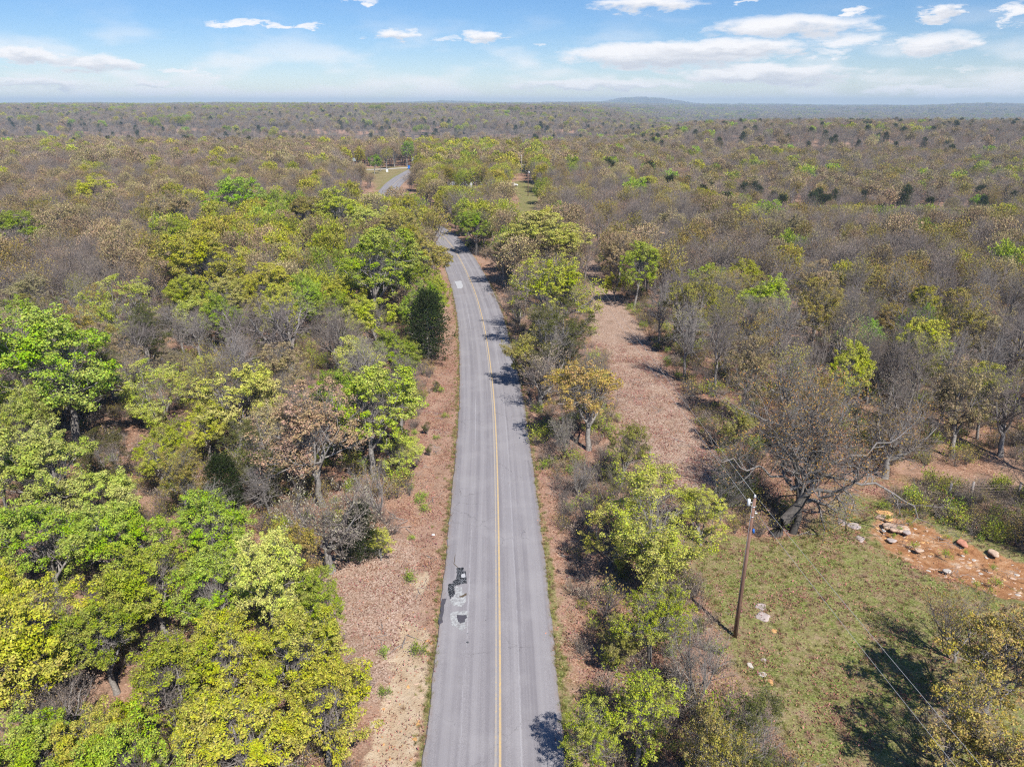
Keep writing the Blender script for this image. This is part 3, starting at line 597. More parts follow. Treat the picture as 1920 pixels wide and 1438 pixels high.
# ------------------------------------------------------------------ trees the photograph singles out: px, py, crown radius (px), kind, architecture, phrase
HERO = [
 (548, 1235, 88, 'Y', 0, 'yellow-green oak overhanging the near left verge'),
 (600, 1335, 96, 'Y', 1, 'big yellow-green oak nearest the bottom of the road verge'),
 (455, 1395, 105, 'Y', 4, 'yellow-green oak at the bottom edge left of the verge oaks'),
 (405, 1240, 82, 'Y', 4, 'rounded yellow-green oak between the bottom left oaks'),
 (300, 1290, 95, 'Y', 1, 'golden-green oak in the lower left corner woods'),
 (210, 1400, 85, 'Y', 0, 'gold-tinted oak at the lower left bottom edge'),
 (70, 1410, 90, 'G', 0, 'bright lime oak in the bottom left corner'),
 (55, 1170, 120, 'Y', 1, 'olive-green oak at the lower left frame edge', 'full'),
 (190, 1190, 80, 'G', 4, 'dull olive oak beside the lower left edge oak', 'full'),
 (110, 1330, 70, 'N', 3, 'grey bare tree showing pale branches above the bottom left corner'),
 (290, 1080, 85, 'G', 1, 'lime-green oak in the middle of the lower left woods'),
 (215, 1010, 80, 'G', 0, 'bright green oak below the pale domed oak'),
 (385, 1000, 72, 'G', 4, 'green oak with a stepped crown in the lower left woods'),
 (400, 1110, 72, 'G', 0, 'green oak shading the leaf-littered gap on the lower left'),
 (80, 1010, 85, 'G', 4, 'green oak under the pale domed oak by the left edge'),
 (95, 875, 88, 'P', 0, 'pale green domed oak by the left edge'),
 (165, 930, 60, 'P', 1, 'small pale green oak at the foot of the domed oak'),
 (205, 850, 52, 'D', 6, 'dark feathery shrubby tree beside the pale domed oak'),
 (292, 850, 48, 'Y', 4, 'small gold-green oak right of the dark shrubby tree'),
 (340, 910, 48, 'O', 2, 'thin olive oak in the lower left understorey'),
 (470, 850, 78, 'D', 6, 'dusky olive feathery tree left of the pink-brown oak'),
 (590, 815, 105, 'B', 0, 'pink-brown budding oak behind the left verge'),
 (610, 960, 85, 'N', 3, 'dark bare tree dotted with yellow buds left of the verge', 'sparse'),
 (708, 900, 48, 'N', 6, 'pale grey bare bush leaning over the left verge', 'bare'),
 (505, 920, 40, 'N', 2, 'slender white-barked bare tree in the leaf-littered gap', 'bare'),
 (672, 1010, 36, 'C', 0, 'small dark cedar at the left verge'),
 (712, 1015, 28, 'L', 7, 'small lime bush tight against the verge cedar'),
 (420, 930, 40, 'C', 0, 'dark cedar under the dusky feathery tree'),
 (612, 1150, 46, 'G', 2, 'lone lime sapling in the leaf litter by the near verge'),
 (690, 770, 88, 'G', 0, 'broad bright lime oak leaning to the road on the left'),
 (625, 735, 62, 'G', 1, 'lime-green oak behind the broad lime oak'),
 (735, 665, 46, 'G', 4, 'bright lime oak just before the tall verge cedar'),
 (740, 845, 40, 'L', 7, 'low lime bush below the broad lime oak'),
 (660, 680, 48, 'P', 4, 'pale cream-green oak behind the broad lime oak'),
 (430, 745, 78, 'P', 1, 'pale yellow-green oak left of the pink-brown oak'),
 (385, 800, 45, 'Y', 4, 'small yellow oak in front of the pale yellow-green oak'),
 (290, 730, 62, 'L', 6, 'feathery lime tree in the left woods'),
 (382, 700, 44, 'L', 7, 'small feathery lime tree left of the leaning bare trees'),
 (110, 680, 112, 'G', 0, 'very broad bright green oak by the left edge'),
 (20, 610, 52, 'G', 4, 'bright green oak cut by the left frame edge'),
 (40, 770, 62, 'Y', 1, 'yellow oak below the very broad green oak'),
 (235, 575, 66, 'L', 6, 'feathery lime flat-topped tree in the left middle woods'),
 (150, 610, 40, 'L', 7, 'small feathery tree left of the flat-topped tree'),
 (535, 600, 78, 'N', 3, 'tall silver bare tree with forked trunk in the left woods', 'bare'),
 (425, 610, 66, 'N', 3, 'dark bare tree leaning left in the left woods', 'bare'),
 (620, 600, 50, 'N', 7, 'grey-brown bare tree right of the forked silver tree', 'bare'),
 (60, 545, 48, 'T', 4, 'tan-gold oak near the left frame edge'),
 (385, 490, 66, 'Y', 0, 'green-gold oak in the left middle woods', 'full'),
 (330, 440, 46, 'G', 1, 'lime oak behind the green-gold oak'),
 (435, 470, 42, 'G', 4, 'bright lime dome right of the green-gold oak'),
 (335, 400, 52, 'T', 0, 'pale tan-green oak behind the lime dome'),
 (440, 378, 48, 'g', 0, 'vivid green oak deep in the left woods'),
 (190, 358, 36, 'Y', 1, 'yellow-green oak deep in the far left woods'),
 (32, 440, 46, 'G', 0, 'lime oak at the left frame edge, mid distance'),
 (100, 410, 36, 'T', 4, 'tan-green oak right of the left-edge lime oak'),
 (180, 590, 34, 'O', 2, 'thin olive oak above the flat-topped tree'),
 (545, 465, 32, 'L', 7, 'small pale lime tree left of the road bend'),
 (700, 500, 78, 'G', 0, 'large lime oak on the inside of the road bend'),
 (650, 545, 46, 'Y', 1, 'gold-green oak below the large bend oak'),
 (742, 512, 42, 'g', 1, 'vivid lime-green oak in front of the large bend oak'),
 (790, 480, 50, 'O', 4, 'olive oak on the roadside at the bend', 'full'),
 (735, 440, 50, 'O', 0, 'olive-green oak behind the bend oaks', 'full'),
 (690, 420, 44, 'P', 1, 'pale lime oak behind the bend oaks'),
 (640, 400, 50, 'Y', 4, 'yellow-green oak in the woods behind the bend'),
 (575, 410, 46, 'O', 0, 'olive-gold oak west of the bend woods', 'full'),
 (770, 555, 38, 'B', 4, 'reddish-brown oak above the tall verge cedar'),
 (800, 625, 42, 'C', 0, 'tall dark green cedar on the left verge'),
 (770, 650, 24, 'L', 7, 'small green bush at the foot of the tall cedar'),
 (705, 590, 46, 'Y', 1, 'yellow-green oak left of the reddish-brown oak'),
 (822, 560, 24, 'Y', 2, 'small yellow-green tree over the verge at the curve'),
 (760, 400, 34, 'Y', 0, 'gold-green oak where the road disappears'),
 (732, 388, 28, 'g', 1, 'bright green oak before the hidden stretch of road'),
 (1012, 442, 64, 'P', 5, 'tall pale green dense tree between road and clearing'),
 (945, 470, 38, 'B', 4, 'orange-brown oak left of the pale green dense tree'),
 (892, 425, 32, 'G', 0, 'bright yellow-green roadside tree beyond the curve'),
 (862, 400, 28, 'O', 1, 'olive tree behind the bright roadside tree', 'full'),
 (835, 380, 26, 'O', 4, 'olive-green tree beside the hidden road', 'full'),
 (962, 378, 22, 'L', 7, 'small lime tree before the power line cut'),
 (1038, 540, 66, 'Y', 0, 'golden-olive oak on the right verge at the curve', 'medium'),
 (1035, 625, 66, 'D', 6, 'green-brown brushy tree on the right verge', 'feather'),
 (975, 550, 36, 'N', 7, 'grey bare bush at the right side of the curve', 'sparse'),
 (1000, 650, 44, 'O', 7, 'olive brushy tree overhanging the right lane'),
 (1108, 735, 70, 'A', 4, 'amber-leafed open tree between the right verge and the clearing', 'medium'),
 (1060, 800, 34, 'N', 6, 'dark bare bush below the amber-leafed tree', 'sparse'),
 (1235, 960, 118, 'L', 6, 'feathery yellow-green shrub tree left of the utility pole'),
 (1150, 985, 64, 'L', 7, 'feathery green shrub on the right verge'),
 (1320, 960, 52, 'L', 7, 'thin yellow-green shrub touching the utility pole'),
 (1140, 900, 36, 'O', 7, 'low yellow-budded brush above the feathery shrub', 'sparse'),
 (1225, 1150, 70, 'Y', 4, 'yellow-leafed small oak below the feathery shrub', 'medium'),
 (1160, 1190, 42, 'O', 7, 'brushy olive sapling on the near right verge'),
 (1320, 1230, 80, 'N', 6, 'dark many-stemmed bare tree at the foot of the pole', 'bud'),
 (1200, 1335, 82, 'Y', 1, 'yellow-leafed oak at the near right verge', 'medium'),
 (1390, 1330, 60, 'N', 7, 'thin bare brush at the bottom edge right of the road', 'bud'),
 (1120, 1400, 52, 'Y', 2, 'small yellow oak at the bottom edge beside the road', 'medium'),
 (1880, 1230, 120, 'A', 0, 'amber-budded oak at the lower right edge', 'medium'),
 (1900, 1400, 130, 'O', 3, 'dark olive oak in the bottom right corner', 'medium'),
 (1160, 490, 34, 'T', 5, 'tan-leafed slim tree on the far clearing edge'),
 (1192, 520, 36, 'G', 2, 'green-leafed slim tree on the clearing edge'),
 (1270, 560, 42, 'N', 5, 'grey bare tree on the clearing edge', 'bare'),
 (1318, 520, 34, 'G', 1, 'lime-topped oak behind the clearing edge'),
 (1385, 520, 34, 'Y', 4, 'gold-green oak behind the clearing edge'),
 (1440, 560, 48, 'G', 4, 'bright green oak in the right woods'),
 (1338, 598, 34, 'Y', 2, 'yellow-tufted tall tree over bare trunks', 'medium'),
 (1290, 640, 52, 'N', 2, 'tall bare tree on straight trunk at the clearing edge', 'bare'),
 (1350, 660, 55, 'N', 5, 'tall dark-trunked bare tree near the clearing corner', 'bare'),
 (1238, 590, 40, 'N', 2, 'narrow bare tree lining the clearing', 'bare'),
 (1605, 635, 40, 'g', 4, 'bright green leafing tree behind the giant bare oak'),
 (1735, 620, 44, 'g', 7, 'vivid green tree in the right woods'),
 (1680, 590, 38, 'A', 1, 'amber-green oak left of the vivid green tree', 'medium'),
 (1850, 755, 42, 'Y', 2, 'yellow-green small tree at the right edge of the woods', 'medium'),
 (1560, 760, 60, 'N', 3, 'bare twisted oak behind the giant oak', 'bud'),
 (1680, 800, 70, 'A', 3, 'bare-limbed oak with amber buds right of the giant oak', 'bud'),
 (1380, 780, 42, 'O', 7, 'green-flecked brush behind the clearing corner', 'medium'),
 (1400, 860, 50, 'O', 6, 'brown brush with green flecks left of the giant oak', 'sparse'),
 (1155, 530, 20, 'Y', 1, 'small yellow tree low on the clearing edge'),
 (1545, 470, 46, 'T', 3, 'dark-trunked tan oak in the right middle woods', 'sparse'),
 (1480, 430, 42, 'T', 0, 'tan-cream oak in the right middle woods'),
 (1260, 420, 38, 'T', 4, 'tan oak beyond the clearing'),
 (1400, 400, 38, 'Y', 1, 'yellow-tan oak in the right middle woods', 'medium'),
 (1015, 690, 46, 'N', 3, 'low spreading bare tree reaching over the right lane', 'sparse'),
 (1815, 1150, 66, 'A', 7, 'brushy amber sapling at the right edge of the yard', 'sparse'),
 (1800, 1340, 84, 'N', 6, 'bare scrub tree beside the bottom right corner', 'bud'),
 (1355, 900, 52, 'D', 6, 'brown-green brush mass at the left foot of the giant oak', 'sparse'),
 (1085, 880, 34, 'N', 6, 'reddish-brown bare brush on the right verge', 'bare'),
 (1110, 950, 36, 'N', 7, 'dark bare bush leaning to the right verge', 'bare'),
]
def hero_pos(px, py, rpx, kind):
    z = 6.0
    for _ in range(6):
        p = at(px, py, z); r = rpx * depth(p) / F; k = {'C': 2.9, 'L': 1.75, 'D': 1.75}.get(kind, 1.9); h = r * k + (1.2 if kind not in 'CL' else 0.4); h = min(h, 14.5)
        z = h * (0.42 if kind == 'C' else 0.63)
    return p.x, p.y, r, h
for e in HERO:
    px, py, rpx, kind, arch, ph = e[:6]
    if kind is None: continue
    fol = e[6] if len(e) > 6 else None
    x, y, r, h = hero_pos(px, py, rpx * (1.2 if kind in 'GYPgL' else 1.1) * (1.16 if 940 < px < 1120 and 380 < py < 850 else 1.0), kind)
    if arch in (2, 5) : h = max(h, min(13, h * 1.25))
    lean = {'dark bare tree leaning left in the left woods': (0, -.42), 'slender white-barked bare tree in the leaf-littered gap': (0, -.2)}.get(ph, (rnd.uniform(-.05, .05), rnd.uniform(-.05, .05)))
    grp = 'woodland trees left of the road' if px < 850 else 'trees right of the road'
    put_tree(x, y, r, h, kind, arch, ph, grp, fol, lean=lean); PLACED.append((x, y, ph, kind))
# the giant bare oak
def giant():
    g = np.random.default_rng(42); b0 = at(1455, 1000, 0)
    T1 = np.array([[-.1, 0, -1.0], [.05, 0, .0], [.6, .15, 1.1], [1.5, .4, 2.2], [2.5, .9, 3.6], [2.9, 1.5, 5.4], [2.8, 2.0, 7.4]]); R1 = np.array([.85, .56, .40, .35, .30, .23, .16])
    T2 = np.array([[1.25, .1, -1.0], [1.3, .1, 0], [1.6, .2, 1.3], [1.5, .5, 2.8], [1.3, .9, 4.4], [.9, 1.6, 6.2], [1.1, 2.0, 8.0]]); R2 = np.array([.45, .29, .22, .19, .17, .14, .10])
    T = np.stack([T1, T2]); TR = np.stack([R1, R2]); env = (np.array([2.6, 3.4, 9.6]), np.array([7.4, 6.6, 6.0]))
    A = grow(g, T, TR, 9, 7.6, (.35, 1.2), 11, t0=.45, up=.13, wob=.27, rr=.62, env=env, rend=.16)
    limb = np.array([[[1.4, .8, 3.6], [2.6, .5, 4.4], [4.0, .1, 4.7], [5.3, -.3, 4.4], [6.4, -.4, 4.6], [7.5, -.8, 4.2], [8.6, -1.2, 3.7], [9.4, -1.7, 2.9], [9.9, -2.2, 2.2]],
                     [[1.2, .6, 4.0], [2.4, .9, 4.9], [3.7, 1.0, 5.2], [5.0, 1.4, 5.6], [6.2, 1.3, 6.3], [7.3, 1.6, 6.6], [8.3, 1.5, 7.3], [9.2, 1.8, 7.6], [10.0, 1.9, 8.3]],
                     [[1.1, .9, 3.8], [.2, .6, 4.5], [-.8, .5, 4.7], [-1.9, .2, 5.2], [-2.8, .2, 5.3], [-3.6, -.1, 5.9], [-4.2, -.1, 6.2], [-4.9, -.4, 6.4], [-5.4, -.4, 6.9]]]) + g.normal(0, .12, (3, 9, 3))
    ip = lambda a: np.stack([np.stack([np.interp(np.linspace(0, 8, 11), np.arange(9), r_[:, j]) for j in range(3)], 1) for r_ in a]); limb = ip(limb) + g.normal(0, .16, (3, 11, 3))
    LR = np.array([np.linspace(.14, .025, 11), np.linspace(.12, .025, 11), np.linspace(.10, .02, 11)])
    A = (np.concatenate([A[0], limb]), np.concatenate([A[1], LR]))
    B = grow(g, *A, 9, 2.9, (.5, 1.2), 6, t0=.2, up=.05, wob=.3, rr=.62, rend=.25)
    C_ = grow(g, *B, 7, 1.35, (.4, 1.2), 5, t0=.15, up=.08, wob=.3, rr=.6, rend=.35, minr=.011)
    D_ = grow(g, *C_, 5, .6, (.4, 1.1), 3, t0=.15, up=.12, wob=.3, rr=.7, rend=.5, minr=.007)
    m = bark_mat('silver oak bark', (0.05, 0.043, 0.04), (0.36, 0.33, 0.31), 5.0); m_shaded = bark_mat('shade-darkened oak bark', (0.03, 0.026, 0.023), (0.15, 0.135, 0.125), 4.0)  # second bark is for the trunk: its shadow side painted in as darker colour
    root = empty('giant_oak_tree', (b0.x, b0.y, gz(b0.x, b0.y))); tag(root, 'giant gnarled bare oak with long low limbs behind the utility pole', 'tree', 'trees right of the road')
    tr = Geo(); tr.add(tube(T, TR, 12)); tr.add(tube(*A, 8), 1)
    link(bpy.data.objects.new('trunk', tr.mesh('trunk', [m_shaded, m])), root)
    cg = Geo(); cg.add(tube(*B, 5)); cg.add(tube(*C_, 3)); cg.add(tube(*D_, 3)); p, d = tipdirs(D_); k = g.random(len(p)) < .6
    cg.add(leaves(g, p[k], d[k], 2, .13, .08, .6), 1, False)
    c = link(bpy.data.objects.new('crown', cg.mesh('crown', [m, LEAF])), root); c.color = (0.42, 0.27, 0.07, 1)
    TREES.append((b0.x + 1.5, b0.y + 1.5, 4.5)); PLACED.append((b0.x, b0.y, 'giant gnarled bare oak', 'N'))
giant()
# ------------------------------------------------------------------ the other near trees, one by one
def clear(x, y, m=0.0):
    """True where woodland may stand"""
    x = np.atleast_1d(np.asarray(x, float)); y = np.atleast_1d(np.asarray(y, float)); rd = road_d(x, y); ok = rd > np.where(y > 245, 8.0, np.where(y > 150, 5.4, np.where(x < 0, 8.2, np.where(y > 55, 5.6, 6.6)))) + m
    for Pg, w in ((STRIP, .6), (GRASS, 1.0), (PLINE, 1.0), (LAWN, 0.0), (WOODCLEAR, 0.0), (CLEARPATCH, 0.0)):
        ok &= ~inpoly(x, y, Pg)
        if Pg is STRIP and m >= 0: ok &= polydist(x, y, Pg) > 2.8
    return ok
def kind_at(x, y, r):
    v = float(vnoise(x, y, 0.05, 8)); u = r.random()
    if x < -3 and y < 34: L = 'GYGGYOGYPG'
    elif x < -3 and y < 60: L = 'YGGOPLNNTYO' if v > -.2 else 'OYNGBTNNYG'
    elif x < 0:
        L = 'GYGYPBNOYG' if (y > 84 and x / y > -.5 and v > -.4) else 'NNNNBTNBDNTON'
    elif x < 14: L = 'OOTANDON'
    else: L = 'NNNTONNATNNYON'
    return L[int(u * len(L))]
FILL_D = 118.0
cand = []
g2 = np.random.default_rng(3)
step = 3.7
for yy_ in np.arange(14, FILL_D, step):
    half = 0.76 * (yy_ * .93 + 11) + 3
    for xx in np.arange(-half, half, step):
        cand.append((xx + g2.uniform(-1.7, 1.7), yy_ + g2.uniform(-1.7, 1.7)))
cand = np.array(cand); cand = cand[clear(cand[:, 0], cand[:, 1])]
g2.shuffle(cand); cand = cand[np.argsort(cand[:, 1], kind='stable')]
cand = cand[~((cand[:, 0] > 3) & (cand[:, 0] < 16) & (cand[:, 1] > 24) & (cand[:, 1] < 50))]
near = []
for x, y in cand:
    r = g2.uniform(2.0, 3.4) if y < 60 else g2.uniform(2.4, 3.9)
    A_ = np.array(TREES); d = np.hypot(A_[:, 0] - x, A_[:, 1] - y)
    fc = np.where(np.arange(len(A_)) < len(PLACED), .66, .50)
    if (d < fc * (A_[:, 2] + r)).any(): continue
    near.append((x, y, r)); TREES.append((x, y, r))
MAXN = 300 - len(PLACED)
indiv, rest = near[:MAXN], near[MAXN:]
KN = {'G': 'lime-green oak', 'Y': 'yellow-green oak', 'O': 'olive budding oak', 'T': 'tan-leafed oak', 'B': 'pink-brown budding oak', 'A': 'amber-budded oak', 'P': 'pale green oak', 'L': 'feathery lime tree', 'D': 'dusky feathery tree', 'N': 'bare grey tree'}
used = {}
H2 = [(x, y, p) for (x, y, p, k) in PLACED]
def rel(x, y, h):
    dx, dy = x - h[0], y - h[1]
    if abs(dx) > abs(dy): return 'left of' if dx < 0 else 'right of'
    return 'behind' if dy > 0 else 'in front of'
ORD = ['', 'second ', 'third ', 'fourth ', 'fifth ', 'sixth ', 'seventh ', 'eighth ', 'ninth ', 'tenth ', 'eleventh ', 'twelfth ']
for x, y, r in indiv:
    k = kind_at(x, y, rnd); arch = rnd.choice({'N': [2, 3, 5, 7, 5], 'L': [6, 7], 'D': [6, 7], 'T': [0, 2, 4, 5], 'O': [0, 1, 4, 5]}.get(k, [0, 1, 4, 2]))
    fol = None
    if k == 'N': fol = rnd.choice(['bare', 'bud', 'bud'])
    if k in 'OTB' and rnd.random() < .45: fol = 'sparse'
    h = min(13, r * 1.75 + 3.2) * rnd.uniform(.9, 1.1) * (1.12 if x > 14 else .86 if k in 'NBDT' else 1.0)
    if x > 14 and k in 'NTOB' and y > 55: arch = rnd.choice([2, 5, 5, 3, 2]); r *= .92
    hs = sorted(H2, key=lambda q: (q[0] - x) ** 2 + (q[1] - y) ** 2)[0]
    key = (k, rel(x, y, hs), hs[2]); c = used.get(key, 0); used[key] = c + 1
    lab = ' '.join(('%s%s %s the %s' % (ORD[min(c, 11)], KN[k], rel(x, y, hs), hs[2])).split()[:16])
    put_tree(x, y, r, h, k, arch, lab, 'woodland trees left of the road' if x < 0 else 'trees right of the road', fol, lean=(rnd.uniform(-.08, .08), rnd.uniform(-.08, .08)))
print('individual trees', len(PLACED) + len(indiv), 'rest', len(rest))

# ------------------------------------------------------------------ woodland beyond, as one object of instances
def inst_group(name, coll):
    ng = bpy.data.node_groups.new(name, 'GeometryNodeTree')
    ng.interface.new_socket('Geometry', in_out='INPUT', socket_type='NodeSocketGeometry'); ng.interface.new_socket('Geometry', in_out='OUTPUT', socket_type='NodeSocketGeometry')
    gi, go = nd(ng, 'NodeGroupInput'), nd(ng, 'NodeGroupOutput')
    ci = nd(ng, 'GeometryNodeCollectionInfo'); ci.inputs['Collection'].default_value = coll; ci.inputs['Separate Children'].default_value = True; ci.inputs['Reset Children'].default_value = True
    iop = nd(ng, 'GeometryNodeInstanceOnPoints'); iop.inputs['Pick Instance'].default_value = True
    def na(n, ty):
        a = nd(ng, 'GeometryNodeInputNamedAttribute', data_type=ty); a.inputs['Name'].default_value = n; return a.outputs[0]
    ng.links.new(gi.outputs[0], iop.inputs['Points']); ng.links.new(ci.outputs[0], iop.inputs['Instance'])
    ng.links.new(na('kind', 'INT'), iop.inputs['Instance Index']); ng.links.new(na('rot', 'FLOAT_VECTOR'), iop.inputs['Rotation']); ng.links.new(na('scl', 'FLOAT_VECTOR'), iop.inputs['Scale'])
    ng.links.new(iop.outputs[0], go.inputs[0]); return ng
def scatter(name, pts, kinds, rots, scls, coll, label, cat):
    me = bpy.data.meshes.new(name); me.vertices.add(len(pts)); me.vertices.foreach_set('co', np.asarray(pts, np.float32).ravel())
    a = me.attributes.new('kind', 'INT', 'POINT'); a.data.foreach_set('value', np.asarray(kinds, np.int32))
    a = me.attributes.new('rot', 'FLOAT_VECTOR', 'POINT'); a.data.foreach_set('vector', np.asarray(rots, np.float32).ravel())
    a = me.attributes.new('scl', 'FLOAT_VECTOR', 'POINT'); a.data.foreach_set('vector', np.asarray(scls, np.float32).ravel())
    o = link(bpy.data.objects.new(name, me)); md = o.modifiers.new('instances', 'NODES'); md.node_group = inst_group(name, coll)
    return tag(o, label, cat, kind='stuff')
src = bpy.data.collections.new('woodland sources'); SRC = []
def add_src(coll, lst, me):
    o = bpy.data.objects.new('%s_%02d' % (coll.name.replace(' ', '_'), len(lst)), me); coll.objects.link(o); lst.append(o); return len(lst) - 1
KL = {k: leaf_mat('distant leaves ' + k, KC[k]) for k in 'GYOTBNCgP'}
MID, FAR = {}, {}
for k, seeds in (('G', (1, 2)), ('Y', (3,)), ('O', (4, 5)), ('T', (6,)), ('B', (7,)), ('N', (8, 9, 10)), ('g', (2,))):
    for s in seeds:
        stl = 'tall' if s % 3 == 0 else 'broad'
        for lod, D in ((1, MID), (2, FAR)):
            sk = skeleton(300 + s, stl, lod); G = Geo(); trunk_geo(G, sk, lod)
            fol = {'O': 'medium' if s == 4 else 'sparse', 'B': 'sparse', 'T': 'medium', 'N': 'bud' if s != 8 else 'bare'}.get(k, 'full')
            crown_geo(G, sk, fol, lod)
            D.setdefault(k, []).append(add_src(src, SRC, G.mesh('woodland_tree', [TWIG, KL[k]])))
for lod, D in ((1, MID), (2, FAR)):
    G = Geo(); ct = cedar_geo(G, 9 + lod, 1); G.add(tube(*ct, 4)); D['C'] = [add_src(src, SRC, G.mesh('woodland_cedar', [BARK, KL['C']]))]
GROVE = []
def grove(seed, mix):
    g = np.random.default_rng(seed); G = Geo(); used_k = sorted(set(mix)); mats_ = [TWIG] + [KL[k] for k in used_k]
    for i in range(14):
        k = mix[g.integers(0, len(mix))]; li_ = 1 + used_k.index(k); H_ = Geo(); ox, oy, sc = g.uniform(-16, 16), g.uniform(-16, 16), g.uniform(.75, 1.25)
        if k == 'C': ct_ = cedar_geo(H_, seed * 7 + i, 1, 0, li_)
        else:
            sk = skeleton(900 + seed * 20 + i, 'broad', 2); H_.add(tube(*sk['T'], 4), 0); H_.add(tube(*sk['L1'], 3), 0); crown_geo(H_, sk, {'N': 'bud', 'G': 'full', 'Y': 'full'}.get(k, 'sparse'), 2, 0, li_)
        for V_, Q_, M_, S_ in zip(H_.V, H_.Q, H_.M, H_.Sm): G.V.append(V_ * sc + np.array([ox, oy, 0]))
        off = G.n
        for Q_ in H_.Q: G.Q.append(Q_ + off)
        G.M += H_.M; G.Sm += H_.Sm; G.n += H_.n
    return add_src(src, SRC, G.mesh('woodland_grove', mats_))
GROVE = [grove(1, 'NNNNNB'), grove(2, 'NNNNTO'), grove(3, 'NNNNNCY'), grove(4, 'NNOYNG')]
pts_, ks, rs, ss = [], [], [], []
def radd(x, y, k, r, h, far=False):
    if far is False or y < 480:
        h0 = h; h = lim_h(x, y, h)
        if h < 3.2: return
        r = r * (h / h0) ** .5
    D = FAR if far else MID; lst = D[k]
    pts_.append((x, y, 0)); ks.append(lst[rnd.randrange(len(lst))]); rs.append((rnd.uniform(-.06, .06), rnd.uniform(-.06, .06), rnd.uniform(0, 6.28)))
    ss.append((r / 4.0, r / 4.0, h / 10.0))
for x, y, r in rest:
    kk_ = kind_at(x, y, rnd); radd(x, y, {'L': 'g', 'D': 'O', 'P': 'G', 'A': 'O'}.get(kk_, kk_), r, r * 1.75 + 3.2)
g3 = np.random.default_rng(21)
def far_kind(x, y):
    a = x / max(y, 1); v = float(vnoise(x, y, .018, 4)) + .5 * float(vnoise(x, y, .07, 2)); u = g3.random()
    if y < 470:
        if a < -.03 and y < 190 and (a < -.5 or v < -.5): return 'NBNNTNNBTO'[int(u * 10)]
        if a < -.03 and y < 190: return 'OYGNGNYOTY'[int(u * 10)] if v > .2 else 'NBYNONGTYN'[int(u * 10)]
        if -.12 < a < .05: return 'OYOTGONB'[int(u * 8)]
        if a < 0: return ('BNBTNOTNB' if v > -.1 else 'NNTNNNBNN')[min(8, int(u * 9))] if u < .95 else 'Y'
        if u > .988: return 'g'
        cedar_zone = 215 < y < 330 and a > .12
        if cedar_zone and u < .10: return 'C'
        return ('NNNONTNBNO'[int(g3.random() * 10)] if v < .4 else 'YONGNNTN'[int(g3.random() * 8)])
    if u < .07: return 'C'
    if u < .085: return 'g'
    if v > .7: return 'YNNTG'[int(g3.random() * 5)]
    return 'NNNNTNNBN'[int(g3.random() * 9)]
# mid distance: jittered grid, thinner where the slopes are open
def addfield(y0, y1, stp, keep, rr, far, hm=1.0):
    ys = np.arange(y0, y1, stp)
    for yv in ys:
        half = 0.80 * (yv * .93 + 11) + 10; xs = np.arange(-half, half, stp)
        x = xs + g3.uniform(-.42, .42, len(xs)) * stp; y = yv + g3.uniform(-.42, .42, len(xs)) * stp
        ok = clear(x, y, -1.2) if y0 < 420 else np.ones(len(x), bool)
        dn = vnoise(x, y, .013, 12) + .6 * vnoise(x, y, .04, 13)
        thr = keep(x, y); ok &= (g3.random(len(x)) < thr + .25 * dn * (thr < .9))
        for xa, ya in zip(x[ok], y[ok]):
            r = g3.uniform(*rr); radd(xa, ya, far_kind(xa, ya), r, (r * 1.35 + 4.6) * hm, far)
def keep_mid(x, y):
    op = S(215, 240, y) * (1 - S(300, 350, y)) * S(.1, .2, x / y)          # thin cedar-dotted slope on the right
    return 1.0 - .5 * op
addfield(FILL_D - 1, 300, 4.9, keep_mid, (2.4, 4.2), False)
addfield(300, 480, 5.2, keep_mid, (2.8, 4.6), True)
addfield(480, 800, 7.6, lambda x, y: .85 - .1 * (x < 0), (3., 4.6), True)
addfield(800, 1500, 10.5, lambda x, y: np.where(x / y < .08, .55, .85), (3.2, 5.5), True)
# far country: groves, spacing growing with distance
def gadd(x, y, sc_):
    u = g3.random(); v = float(vnoise(x, y, .006, 9))
    k = GROVE[3] if u < .03 + .08 * (v > .4) else GROVE[2] if u < .3 else GROVE[1] if u < .5 else GROVE[0]
    pts_.append((x, y, 0)); ks.append(k); rs.append((0, 0, rnd.uniform(0, 6.28))); ss.append((sc_, sc_, min(sc_, 1.3) * g3.uniform(.8, 1.15)))
for yv in np.arange(1080, 1620, 26):
    half = .8 * (yv * .93 + 11)
    for xv in np.arange(-half, half, 26): gadd(xv + g3.uniform(-9, 9), yv + g3.uniform(-9, 9), 1.0)
for q in range(15000):
    y = 1600 * (9000 / 1600) ** (g3.random() ** .85); x = g3.uniform(-.82, .82) * y * .97; gadd(x, y, 1 + (y - 1600) / 4200)
pts_ = np.array(pts_); pts_[:, 2] = H(pts_[:, 0], pts_[:, 1]) - .1
print('distant trees', len(pts_))
scatter('distant_woodland', pts_, ks, rs, ss, src, 'budding grey, brown and green woodland rolling away to the horizon', 'woodland')

# ------------------------------------------------------------------ undergrowth and fallen sticks (countless)
us = bpy.data.collections.new('undergrowth sources'); US = []
def bush_geo(seed, n, hgt, rad, leafn, ls):
    g = np.random.default_rng(seed); T = np.zeros((n, 4, 3)); a = g.uniform(0, 6.28, n); s = g.uniform(.2, 1, n) * rad
    for i, q in enumerate((0, .35, .7, 1.)): T[:, i] = np.stack([np.cos(a) * s * q, np.sin(a) * s * q, q * hgt * g.uniform(.6, 1, n) - .1], 1) + g.normal(0, .03 + .04 * q, (n, 3))
    Rr = np.tile(np.linspace(.016, .005, 4), (n, 1)); L = grow(g, T, Rr, 6, hgt * .4, (.4, 1.1), 3, t0=.3, up=.1, wob=.25, minr=.005)
    G = Geo(); G.add(tube(T, Rr, 3)); G.add(tube(*L, 3)); p, d = tipdirs(L)
    if leafn: G.add(leaves(g, p, d, leafn, ls, .09, .6), 1, False)
    return G
